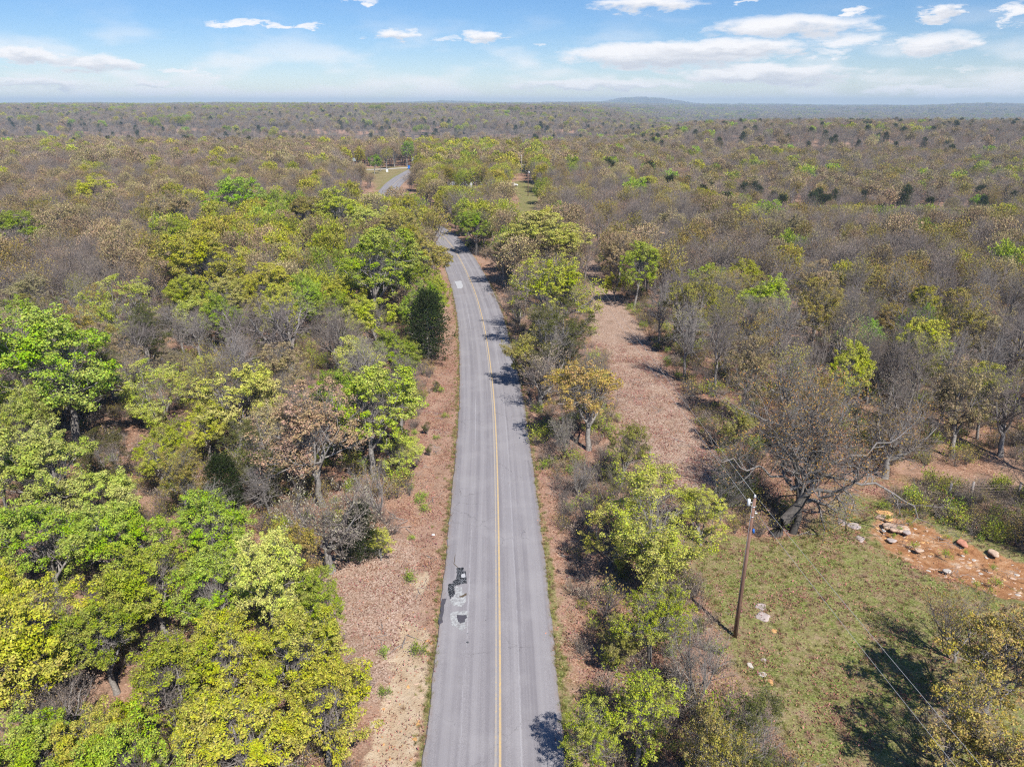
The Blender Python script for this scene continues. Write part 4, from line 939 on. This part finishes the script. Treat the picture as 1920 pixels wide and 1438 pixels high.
for seed, n, hg, rd_, ln, ls, kc in ((1, 16, 1.5, .9, 0, .1, 'N'), (2, 18, 1.2, .9, 2, .10, 'N'), (3, 14, 1.3, .8, 4, .13, 'G'), (4, 12, .7, .5, 5, .10, 'g'), (5, 16, 1.6, 1.0, 3, .1, 'O')):
    add_src(us, US, bush_geo(seed, n, hg, rd_, ln, ls).mesh('bush', [TWIG, KL[kc]]))
_gs = Geo(); gg = np.random.default_rng(9)      # fallen branches
p0 = np.stack([gg.uniform(-1, 1, 9), gg.uniform(-1, 1, 9), np.full(9, .04)], 1); dr = gg.normal(0, 1, (9, 3)); dr[:, 2] = 0.03; dr = nrm(dr)
_gs.add(tube(np.stack([p0, p0 + dr * .5, p0 + dr * 1.1 + gg.normal(0, .04, (9, 3))], 1), np.tile([.022, .016, .008], (9, 1)), 4)); add_src(us, US, _gs.mesh('stick', [TWIG2]))
_gs = Geo(); n = 60; a = gg.uniform(0, 6.28, n); rr_ = gg.uniform(0, .22, n); b0 = np.stack([np.cos(a) * rr_, np.sin(a) * rr_, 0 * a], 1)   # grass tuft
tp = b0 * 1.7 + np.stack([0 * a, 0 * a, gg.uniform(.10, .26, n)], 1); sd_ = nrm(gg.normal(0, 1, (n, 3))) * .012
_gs.add((np.stack([b0 - sd_, b0 + sd_, tp + sd_ * .3, tp - sd_ * .3], 1).reshape(-1, 3), np.arange(n * 4).reshape(n, 4)), 0, False)
GR = leaf_mat('grass blades', (0.26, 0.30, 0.07)); GRD = leaf_mat('dry grass blades', (0.40, 0.30, 0.15))
add_src(us, US, _gs.mesh('grass_tuft', [GR])); add_src(us, US, _gs.mesh('dry_tuft', [GRD]))
_gs = Geo(); n = 34; c = np.stack([gg.uniform(-.8, .8, n), gg.uniform(-.8, .8, n), gg.uniform(.02, .06, n)], 1)
_gs.add(leaves(gg, c, np.tile([[0, 0, 0.]], (n, 1)), 1, .105, .0, .6, 0, .15, flat=.9), 0, False); LF = leaf_mat('fallen leaves', (0.38, 0.21, 0.13))
add_src(us, US, _gs.mesh('fallen_leaves', [LF]))
P_, K_, R3, S3 = [], [], [], []
def uadd(x, y, k, s, z=None):
    P_.append((x, y)); K_.append(k); R3.append((0, 0, rnd.uniform(0, 6.28))); S3.append((s * rnd.uniform(.85, 1.2),) * 2 + (s * rnd.uniform(.8, 1.25),))
for _ in range(15000):
    y = 14 + 150 * g3.random() ** .75; x = g3.uniform(-.78, .78) * (y * .93 + 13)
    d = road_d([x], [y])[0]
    wood = bool(clear(x, y, -1.4)[0])
    if wood:
        v = float(vnoise(x, y, .12, 3)); u = g3.random()
        uadd(x, y, (0 if u < .38 else 1 if u < .6 else 4 if u < .78 else 2 if u < .88 + .08 * v else 3 if u < .93 else 5), g3.uniform(.5, 1.25))
for _ in range(5200):      # grass in the yard
    x, y = g3.uniform(8, 50), g3.uniform(12, 52)
    if inpoly([x], [y], GRASS)[0] and not inpoly([x], [y], DIRT)[0]:
        v = float(vnoise(x, y, .35, 3)) + .5 * float(vnoise(x, y, 1.1, 5)); uadd(x, y, 6 if v > -.05 else (8 if v < -.8 else 7), g3.uniform(.35, .8))
for _ in range(1700):      # verge edges
    i = g3.integers(42, 165); s_ = g3.choice([-1, 1]); off = s_ * (RW / 2 + g3.exponential(.22) + .05); x = CL[i, 0] + off + g3.uniform(-.1, .1); y = CL[i, 1] + g3.uniform(-.5, .5)
    uadd(x, y, 6 if g3.random() < .62 else 7, g3.uniform(.3, .75))
for _ in range(5000):      # dead leaves blown over verges, strip and gaps
    y = 16 + 75 * g3.random(); x = g3.uniform(-16, 32); d = road_d([x], [y])[0]
    if d > 3.9 and not inpoly([x], [y], DIRT)[0]: uadd(x, y, 8, g3.uniform(.7, 1.2))
for _ in range(170):
    x, y = g3.uniform(-10, 16), g3.uniform(18, 90)
    if road_d([x], [y])[0] > 4.6: uadd(x, y, 5, g3.uniform(.4, .9))
for _ in range(60):
    i = g3.integers(42, 120); x = CL[i, 0] + g3.choice([-1, 1]) * g3.uniform(4.5, 7.5); uadd(x, CL[i, 1], g3.choice([3, 7]), g3.uniform(.4, .9))
BRUSH = ppoly([(1640, 955), (1720, 905), (1930, 925), (1960, 1050), (1800, 1004), (1700, 972)])
for _ in range(900):
    x, y = g3.uniform(22, 46), g3.uniform(38, 56)
    if inpoly([x], [y], BRUSH)[0]: uadd(x, y, (0, 1, 4, 3, 1, 0, 2)[g3.integers(0, 7)], g3.uniform(.45, 1.0))
for _ in range(260):
    x, y = g3.uniform(26, 44), g3.uniform(36, 50)
    if inpoly([x], [y], DIRT)[0]: uadd(x, y, (3, 7, 8, 5, 7)[g3.integers(0, 5)], g3.uniform(.3, .7))
P_ = np.array(P_); Pz = np.array([gz(a, b) for a, b in P_])
scatter('undergrowth', np.column_stack([P_, Pz]), K_, R3, S3, us, 'brown brush, weeds, grass tufts and fallen leaves on the woodland floor', 'undergrowth')

# ------------------------------------------------------------------ poles and wires
WOOD, t, b = mat('weathered pole wood', 0.9); o = objco(t)
mp = nd(t, 'ShaderNodeMapping'); mp.inputs['Scale'].default_value = (14, 14, .6); t.links.new(o, mp.inputs[0]); n_ = noise(t, mp.outputs[0], 1.0, 5.0, .7)
t.links.new(ramp(t, n_, [(.3, (.07, .04, .03)), (.5, (.20, .115, .085)), (.7, (.32, .20, .155))]), b.inputs['Base Color']); bump(t, b, n_, .5, .02)
WOODG = plain('grey pole wood', (.42, .38, .35), .9, .3, 5)
METAL = plain('galvanised grey', (.45, .47, .50), .45, .1, 9, .6); WHITE = plain('white enamel', (.72, .74, .76), .4, .05, 9); BLUE = plain('blue plastic', (.03, .16, .55), .4, .1, 9)
WIRE = plain('bare aluminium wire', (.50, .49, .48), .5, .05, 9, .3)
def tubemesh(name, P, Rr, sides, m):
    V, Q = tube(np.array([P], float), np.array([Rr], float), sides); n = sides
    capv = np.array([P[0], P[-1]], float); k = len(V); V = np.concatenate([V, capv]); L = k - n
    T = [(k, (j + 1) % n, j) for j in range(n)] + [(k + 1, L + j, L + (j + 1) % n) for j in range(n)]
    return npmesh(name, V, Q, [m], smooth=True, T=T)
def pobj(name, me, parent, loc=None):
    o = link(bpy.data.objects.new(name, me), parent)
    if loc: o.location = loc
    return o
def pole(base, h, label, mat_, tf_side=-1, detail=True, lean=0.0):
    z0 = gz(base.x, base.y); e = empty('utility_pole', (base.x, base.y, z0)); tag(e, label, 'utility pole', 'utility poles'); e.rotation_euler = (0, lean, 0)
    pobj('pole', tubemesh('pole', [(0, 0, -.5), (0, 0, h * .5), (0, 0, h)], [.135, .115, .09], 14, mat_), e)
    x = tf_side * .30
    tz = h - .28
    pobj('bracket', tubemesh('bracket', [(0, 0, tz), (x * .5, 0, tz + .02), (x, 0, tz)], [.03, .03, .03], 8, METAL), e)
    can = pobj('transformer' if not detail else 'surge_arrester', tubemesh('can', [(x, 0, tz - .16), (x, 0, tz - .15), (x, 0, tz + .22), (x, 0, tz + .24), (x, 0, tz + .27)], [.07, .09, .09, .07, .03] if detail else [.2, .24, .24, .2, .05], 14, WHITE), e)
    pobj('pin_insulator', tubemesh('pin', [(0.0, 0, h), (0, 0, h + .06), (0, 0, h + .1), (0, 0, h + .2), (0, 0, h + .24)], [.02, .03, .07, .055, .02], 12, WHITE), e)
    pobj('spool_insulator', tubemesh('spool', [(.12, 0, h - .95), (.15, 0, h - .95), (.19, 0, h - .95), (.23, 0, h - .95), (.26, 0, h - .95)], [.02, .05, .03, .05, .02], 10, WHITE), e)
    if detail:
        pobj('ground_wire', tubemesh('gw', [(-.12, -.09, h - .3), (-.135, -.09, h * .5), (-.15, -.11, .3)], [.008, .008, .008], 5, METAL), e)
        pobj('blue_tag', tubemesh('tag', [(.13, -.06, h - 1.95), (.15, -.07, h - 1.95), (.19, -.06, h - 2.2), (.2, -.05, h - 2.22)], [.02, .06, .06, .02], 8, BLUE), e)
        for zb in (h - .55, h - 1.2): pobj('band', tubemesh('band', [(0, 0, zb), (0, 0, zb + .06)], [.103, .102], 14, METAL), e)
        for i in range(3): pobj('bolt', tubemesh('bolt', [(.1, -.02, h - .5 - i * .3), (.17, -.02, h - .5 - i * .3)], [.016, .016], 6, METAL), e)
    return e, z0
def polepos(bx, by): return at(bx, by, 0)
p1 = polepos(1378, 1192); H1 = 9.6
lean1 = 0.0
e1, z1 = pole(p1, H1, 'brown wooden utility pole standing in the grassy yard', WOOD)
p2 = polepos(990, 368); e2, z2 = pole(p2, 8.2, 'dark utility pole on the green power line cut', WOOD, 1, False)
p3 = polepos(978, 327); e3, z3 = pole(p3, 8.4, 'pale utility pole at the far end of the power line cut', WOODG, -1, False)
def wire(a, c, sag, label, r=.009, grp='power line wires'):
    n = 40; P = [(a[0] + (c[0] - a[0]) * t, a[1] + (c[1] - a[1]) * t, a[2] + (c[2] - a[2]) * t - sag * 4 * t * (1 - t)) for t in np.linspace(0, 1, n)]
    o = link(bpy.data.objects.new('power_line_wire', tubemesh('wire', P, [r] * n, 6, WIRE))); tag(o, label, 'wire', grp)
nxt = (21.5, -26.0)
wire((p1.x, p1.y, z1 + H1 + .22), (nxt[0], nxt[1], H1 + .6), .7, 'upper wire running from the yard pole to the bottom right')
wire((p1.x + .22, p1.y, z1 + H1 - .95), (nxt[0] + .2, nxt[1], H1 - .6), .9, 'lower wire running from the yard pole to the bottom right')
wire((p1.x, p1.y, z1 + H1 + .22), (p2.x, p2.y, z2 + 8.42), 2.2, 'upper wire running from the yard pole to the far poles')
wire((p1.x + .22, p1.y, z1 + H1 - .95), (p2.x + .2, p2.y, z2 + 7.3), 2.6, 'lower wire running from the yard pole to the far poles')
# ------------------------------------------------------------------ rocks, litter, fence
def rockmesh(seed, sx_, sy_, sz_, m):
    import bmesh
    bm = bmesh.new(); bmesh.ops.create_icosphere(bm, subdivisions=3, radius=1.0); r = random.Random(seed)
    off = [r.uniform(0, 9) for _ in range(3)]
    for v in bm.verts:
        n = v.co.normalized(); k = 1 + .16 * math.sin(3.1 * n.x + off[0]) + .13 * math.sin(4.3 * n.y + off[1]) + .07 * math.sin(9 * n.x + 7 * n.y + off[2]) + .05 * math.sin(15 * n.z + 11 * n.x)
        z = max(-.6, min(.55, n.z * k)); v.co = Vector((n.x * k * sx_, n.y * k * sy_, z * sz_))
    me = bpy.data.meshes.new('rock'); bm.to_mesh(me); bm.free(); me.materials.append(m)
    for p in me.polygons: p.use_smooth = True
    return me
RK = {'grey': plain('grey sandstone', (.40, .335, .31), .95, .22, 5), 'orange': plain('orange sandstone', (.58, .33, .14), .95, .25, 4), 'tan': plain('tan sandstone', (.50, .36, .27), .95, .2, 5), 'white': plain('pale rock', (.52, .47, .42), .95, .15, 5), 'red': plain('red sandstone', (.48, .22, .15), .95, .2, 4)}
ROCKS = [(1426, 1139, 12, 5, 'grey', 'flat grey rock in the grass, upper of the pair by the pole'), (1430, 1156, 15, 7, 'grey', 'flat grey rock in the grass, lower of the pair by the pole'),
 (1579, 979, 9, 6, 'grey', 'angular pale grey rock at the yard top'), (1602, 986, 14, 5, 'grey', 'long flat grey rock beside the angular one'), (1613, 1010, 9, 6, 'grey', 'round flat grey rock below the long flat one'),
 (1658, 961, 13, 5, 'orange', 'orange flat boulder at the head of the red dirt bank'), (1652, 968, 12, 4, 'tan', 'tan slab under the orange boulder'), (1666, 972, 9, 4, 'orange', 'small orange slab under the orange boulder'),
 (1657, 994, 4, 3, 'white', 'small white rock left of the dirt bank'), (1668, 985, 12, 5, 'tan', 'tan broken rock on the dirt bank, upper left'), (1680, 992, 10, 5, 'tan', 'pinkish rock midway on the dirt bank crest'),
 (1693, 990, 11, 5, 'tan', 'broad tan rock on the dirt bank crest'), (1700, 997, 7, 4, 'grey', 'grey rock at the right end of the bank crest'), (1673, 1012, 10, 3, 'grey', 'low grey slab on the bare ground'),
 (1804, 1017, 9, 6, 'red', 'reddish boulder under the brush edge'), (1864, 1036, 9, 6, 'tan', 'pinkish boulder in the shade at the right'), (1724, 1030, 8, 3, 'tan', 'tan slab in the red dirt'), (1776, 1070, 6, 4, 'white', 'pale slab in the red dirt, lowest'),
 (1406, 1250, 6, 4, 'white', 'white rock under the near brush, left'), (1428, 1266, 8, 4, 'white', 'white rock under the near brush, centre'), (1445, 1280, 6, 4, 'orange', 'orange rock under the near brush'), (1432, 1240, 7, 4, 'grey', 'grey rock under the near brush'),
 (1452, 1182, 6, 3, 'orange', 'small orange rock in the lawn')]
for i, (px, py, rx, ry, k, lb) in enumerate(ROCKS):
    p = at(px, py, 0); d = depth(p); w = rx * d / F; l = ry * d / F * 1.9
    o = link(bpy.data.objects.new('rock', rockmesh(i, w, l, min(w, l) * .45, RK[k]))); o.location = (p.x, p.y, gz(p.x, p.y) - .03); o.rotation_euler = (0, 0, rnd.uniform(-.3, .3)); tag(o, lb, 'rock', 'rocks in the yard')
# chips scattered over the red dirt: countless
rs_ = bpy.data.collections.new('stone sources'); RSs = []
for i, k in enumerate(('tan', 'white', 'orange', 'tan')): add_src(rs_, RSs, rockmesh(50 + i, .16, .10, .05, RK[k]))
Pq, Kq, Rq, Sq = [], [], [], []
xs_ = [q[0] for q in DIRT]; ys_ = [q[1] for q in DIRT]
for _ in range(620):
    x, y = g3.uniform(min(xs_), max(xs_)), g3.uniform(min(ys_), max(ys_))
    if inpoly([x], [y], DIRT)[0]: Pq.append((x, y, gz(x, y) - .35 * float(soft(np.array([x]), np.array([y]), DIRT, .8)[0]) - .005)); Kq.append(int(g3.integers(0, 4))); Rq.append((g3.uniform(-.3, .3), g3.uniform(-.3, .3), g3.uniform(-.6, .6))); Sq.append((.25 + 1.1 * g3.random() ** 3,) * 3)
vx = [q[0] for q in VERGE_SAND]; vy = [q[1] for q in VERGE_SAND]
for _ in range(80):
    x, y = g3.uniform(min(vx), max(vx)), g3.uniform(min(vy), max(vy))
    if inpoly([x], [y], VERGE_SAND)[0] and road_d([x], [y])[0] > 3.9: Pq.append((x, y, gz(x, y) - .02)); Kq.append(int(g3.choice([0, 2, 3]))); Rq.append((0, 0, g3.uniform(0, 6))); Sq.append((g3.uniform(.3, 1.1),) * 3)
scatter('stone_chips', Pq, Kq, Rq, Sq, rs_, 'pale stone chips strewn over the red dirt bank and sandy verge', 'stones')
# litter
p = at(812, 999, 0); o = link(bpy.data.objects.new('paper_scrap', rockmesh(77, .16, .09, .04, WHITE))); o.location = (p.x, p.y, gz(p.x, p.y) + .02); tag(o, 'white scrap of litter on the left verge', 'litter')
# wire fence on the right
FW = plain('grey fence post', (.30, .27, .25), .95, .3, 6); FWi = plain('rusty fence wire', (.30, .22, .18), .7, .2, 9)
fp = [at(px, py, 0) for px, py in ((1776, 938), (1818, 934), (1905, 938), (1990, 944))]
fe = empty('wire_fence', (fp[0].x, fp[0].y, gz(fp[0].x, fp[0].y))); tag(fe, 'rusty wire fence on grey posts at the right edge of the yard', 'fence')
for q in fp:
    lo = (q.x - fp[0].x, q.y - fp[0].y, gz(q.x, q.y) - gz(fp[0].x, fp[0].y)); pobj('post', tubemesh('post', [(0, 0, -.3), (.02, 0, .8), (0, 0, 1.55)], [.11, .1, .09], 9, FW), fe, lo)
for k in range(5):
    P = [(q.x - fp[0].x, q.y - fp[0].y - .1, .3 + k * .25 + gz(q.x, q.y) - gz(fp[0].x, fp[0].y)) for q in fp]; pobj('wire', tubemesh('fwire', P, [.012] * len(P), 5, FWi), fe)
for i, (px, py) in enumerate(((1217, 868), (1172, 872))):
    q = at(px, py, 0); e = link(bpy.data.objects.new('fence_post', tubemesh('fpost', [(0, 0, -.3), (.03, 0, .7), (.0, 0, 1.3)], [.09, .085, .07], 9, FW))); e.location = (q.x, q.y, gz(q.x, q.y)); tag(e, ('right' if i == 0 else 'left') + ' old grey post at the foot of the leaf-covered clearing', 'post', 'old fence posts')
# young cedars / tufts dotted on the left verge
for (px, py, rp, lb) in ((815, 722, 8, 'farthest small dark shrub on the left verge'), (801, 800, 9, 'small dark shrub midway on the left verge'), (806, 838, 8, 'nearest small dark shrub on the left verge')):
    x, y, r, h = hero_pos(px, py, rp, 'C'); put_tree(x, y, r * 1.15, h * .8, 'D', 7, lb, 'small verge shrubs', name='small_shrub', cat='shrub')
# ------------------------------------------------------------------ homestead in the distance
import bmesh
def boxm(name, x0, x1, y0, y1, z0, z1, m, bev=0.0):
    bm = bmesh.new(); bmesh.ops.create_cube(bm, size=1.0)
    for v in bm.verts: v.co = Vector(((x0 + x1) / 2 + v.co.x * (x1 - x0), (y0 + y1) / 2 + v.co.y * (y1 - y0), (z0 + z1) / 2 + v.co.z * (z1 - z0)))
    if bev: bmesh.ops.bevel(bm, geom=bm.edges[:], offset=bev, segments=2, affect='EDGES')
    me = bpy.data.meshes.new(name); bm.to_mesh(me); bm.free(); me.materials.append(m); return me
GLASS, t, b = mat('dark window glass', .1); b.inputs['Base Color'].default_value = (.03, .04, .05, 1); b.inputs['Specular IOR Level'].default_value = .5
def roofm(w, d, z, rise, m, ov=.35):
    V = [(-w / 2 - ov, -d / 2 - ov, z), (w / 2 + ov, -d / 2 - ov, z), (w / 2 + ov, 0, z + rise), (-w / 2 - ov, 0, z + rise), (w / 2 + ov, d / 2 + ov, z), (-w / 2 - ov, d / 2 + ov, z)]
    th = .15; V2 = [(a, b_, c - th) for a, b_, c in V]; n = len(V)
    Fc = [(0, 1, 2, 3), (3, 2, 4, 5), (n + 3, n + 2, n + 1, n), (n + 5, n + 4, n + 2, n + 3), (0, n, n + 1, 1), (5, 4, n + 4, n + 5), (1, n + 1, n + 2, 2), (2, n + 2, n + 4, 4), (0, 3, n + 3, n), (3, 5, n + 5, n + 3)]
    me = bpy.data.meshes.new('roof'); me.from_pydata(V + V2, [], Fc); me.materials.append(m); me.update(); return me
def house(px, py, w, d, hgt, rise, wallm, roofm_, label, rz=0.0, name='house'):
    p = at(px, py, 0); e = empty(name, (p.x, p.y, gz(p.x, p.y)), rz); tag(e, label, 'house', 'distant houses')
    me = bpy.data.meshes.new('wall'); V = []; bm = bmesh.new()
    a = [bm.verts.new(q) for q in ((-w / 2, -d / 2, -.3), (w / 2, -d / 2, -.3), (w / 2, d / 2, -.3), (-w / 2, d / 2, -.3), (-w / 2, -d / 2, hgt), (w / 2, -d / 2, hgt), (w / 2, d / 2, hgt), (-w / 2, d / 2, hgt), (-w / 2, 0, hgt + rise * .9), (w / 2, 0, hgt + rise * .9))]
    for f in ((0, 1, 5, 4), (2, 3, 7, 6), (1, 2, 6, 9, 5), (3, 0, 4, 8, 7), (4, 5, 9, 8), (6, 7, 8, 9)): bm.faces.new([a[i] for i in f])
    bm.to_mesh(me); bm.free(); me.materials.append(wallm); pobj('wall', me, e); pobj('roof', roofm(w, d, hgt + .05, rise, roofm_), e)
    n = max(2, int(w / 4))
    for i in range(n):
        x = -w / 2 + (i + .5) * w / n
        if i == n // 2: pobj('door', boxm('door', x - .45, x + .45, -d / 2 - .05, -d / 2 + .02, 0, 2.05, METAL), e)
        else:
            f = pobj('window', boxm('window', x - .6, x + .6, -d / 2 - .06, -d / 2 + .02, 1.0, 2.1, WHITE), e); pobj('pane', boxm('pane', x - .5, x + .5, -d / 2 - .075, -d / 2 - .062, 1.08, 2.02, GLASS), f)
    return e
PALEW = plain('pale siding', (.55, .57, .60), .7, .06, 3); PALER = plain('white metal roof', (.62, .66, .70), .45, .06, 1); GREYR = plain('grey shingle roof', (.20, .20, .22), .9, .2, 6); TANW = plain('tan siding', (.42, .36, .30), .8, .1, 3); BLUER = plain('blue-grey roof', (.35, .42, .46), .6, .1, 2)
house(858, 350, 13, 5, 2.7, .7, PALEW, PALER, 'long white mobile home half hidden behind bare trees', .05, 'mobile_home')
house(905, 352, 5, 4, 2.8, .6, PALEW, PALER, 'small white shed right of the mobile home', .0, 'shed')
house(800, 312, 14, 8, 2.8, 1.6, TANW, GREYR, 'grey-roofed house behind the bright green yard tree', .1)
house(640, 312, 15, 7, 2.6, 1.3, TANW, BLUER, 'low house with pale blue-grey roof in the far left woods', .15)
house(985, 285, 11, 7, 2.9, .9, TANW, PALER, 'pale-roofed house beyond the end of the power line cut', 0.0)
def lane(name, L, w, m, label=None):
    Pn = smooth_line(np.array([tuple(at(px, py, 0)[:2]) for px, py in L]), 1.0, 12); o = ribbon(Pn, [-w / 2, 0, w / 2], [.05, .07, .05], name, m); return tag(o, kind='structure')
GRAV = plain('pale gravel', (.50, .46, .42), .95, .15, 3)
lane('driveway', [(640, 318), (700, 318.5), (765, 315), (800, 313)], 4.0, GRAV)
lane('driveway', [(740, 366), (766, 364)], 3.0, GRAV); lane('driveway', [(955, 310), (1000, 310)], 5.0, GRAV)
lane('distant_road', [(1352, 238), (1366, 233), (1378, 230)], 16, GRAV)
for px, py, h, k, ar, lb in ((763, 312, 12.5, 'g', 0, 'bright green yard tree by the driveway'), (702, 327, 9.5, 'g', 1, 'bright green multi-trunked tree on the homestead lawn'), (740, 314, 12, 'B', 0, 'brown budding yard tree beside the driveway'), (725, 317, 11, 'O', 4, 'tan-brown yard tree on the homestead lawn'), (713, 322, 6, 'O', 1, 'small thin tree on the lawn')):
    p = at(px, py, 0); put_tree(p.x, p.y, h * .36, h, k, ar, lb, 'homestead yard trees')
p = at(726, 323, 0); e = empty('utility_box', (p.x, p.y, gz(p.x, p.y))); tag(e, 'white upright box on the homestead lawn', 'utility box'); pobj('cabinet', boxm('cab', -.5, .5, -.35, .35, 0, 1.5, WHITE, .04), e); pobj('lid', boxm('lid', -.56, .56, -.4, .4, 1.505, 1.62, METAL, .02), e)
p = at(767, 317, 0); e = empty('trash_bin', (p.x, p.y, gz(p.x, p.y))); tag(e, 'blue bin at the end of the homestead driveway', 'bin'); pobj('body', boxm('b', -.55, .55, -.5, .5, .05, 1.5, BLUE, .05), e); pobj('lid', boxm('l', -.6, .6, -.55, .55, 1.505, 1.62, BLUE, .03), e)
def car(px, py, rz, paint, label):
    p = at(px, py, 0); e = empty('parked_car', (p.x, p.y, gz(p.x, p.y)), rz); tag(e, label, 'car')
    bm = bmesh.new(); prof = [(-2.2, .35), (2.2, .35), (2.25, .8), (1.2, .95), (.6, 1.42), (-1.1, 1.45), (-1.8, 1.0), (-2.2, .92)]
    for s in (-.85, .85): [bm.verts.new((x, s * (1 if z < 1.1 else .85), z)) for x, z in prof]
    bm.verts.ensure_lookup_table(); n = len(prof); bm.faces.new(bm.verts[:n]); bm.faces.new(bm.verts[n:][::-1])
    for i in range(n): j = (i + 1) % n; bm.faces.new((bm.verts[i], bm.verts[n + i], bm.verts[n + j], bm.verts[j]))
    bmesh.ops.recalc_face_normals(bm, faces=bm.faces); bmesh.ops.bevel(bm, geom=bm.edges[:], offset=.06, segments=2, affect='EDGES')
    me = bpy.data.meshes.new('body'); bm.to_mesh(me); bm.free(); me.materials.append(paint); pobj('body', me, e)
    for s in (-1, 1):
        pobj('side_window', boxm('w', -1.2, .5, s * .80 - .02, s * .80 + .03 * s, 1.02, 1.32, GLASS), e)
        for x in (-1.35, 1.4):
            w = pobj('wheel', tubemesh('wheel', [(x, s * .72, .33), (x, s * .9, .33)], [.33, .33], 16, plain('tyre', (.03, .03, .03))), e)
    return e
car(960, 350, .3, WHITE, 'small white car parked beside the power line cut')
p = at(952, 352, 0); e = empty('storage_drum', (p.x, p.y, gz(p.x, p.y))); tag(e, 'blue drum beside the small white car', 'drum'); pobj('body', tubemesh('d', [(0, 0, 0), (0, 0, .5), (0, 0, 1.1)], [.55, .58, .55], 16, BLUE), e); pobj('lid', tubemesh('dl', [(0, 0, 1.105), (0, 0, 1.16)], [.57, .57], 16, METAL), e)

# ------------------------------------------------------------------ haze: one closed box of even air
hz = boxm('haze', -9800, 9800, -70, 12700, -30, 140, None) if False else None
bm = bmesh.new(); bmesh.ops.create_cube(bm, size=1.0)
hx0, hx1, hy0, hy1, hz0, hz1 = float(gx[0]) - 50, float(gx[-1]) + 50, float(gy[0]) - 50, float(gy[-1]) + 50, float(Z.min()) - 1.0, float(Z.max()) + 24.0
for v in bm.verts: v.co = Vector(((hx0 + hx1) / 2 + v.co.x * (hx1 - hx0), (hy0 + hy1) / 2 + v.co.y * (hy1 - hy0), (hz0 + hz1) / 2 + v.co.z * (hz1 - hz0)))
me = bpy.data.meshes.new('haze'); bm.to_mesh(me); bm.free()
hm = bpy.data.materials.new('haze air'); hm.use_nodes = True; t = hm.node_tree; t.nodes.clear()
pv = nd(t, 'ShaderNodeVolumePrincipled'); pv.inputs['Color'].default_value = (0.66, 0.84, 1.0, 1); pv.inputs['Density'].default_value = 0.00017; pv.inputs['Anisotropy'].default_value = 0.0
ho = nd(t, 'ShaderNodeOutputMaterial'); t.links.new(pv.outputs[0], ho.inputs['Volume']); me.materials.append(hm)
tag(link(bpy.data.objects.new('haze', me)), 'thin blue air over the woodland', 'haze', kind='stuff')
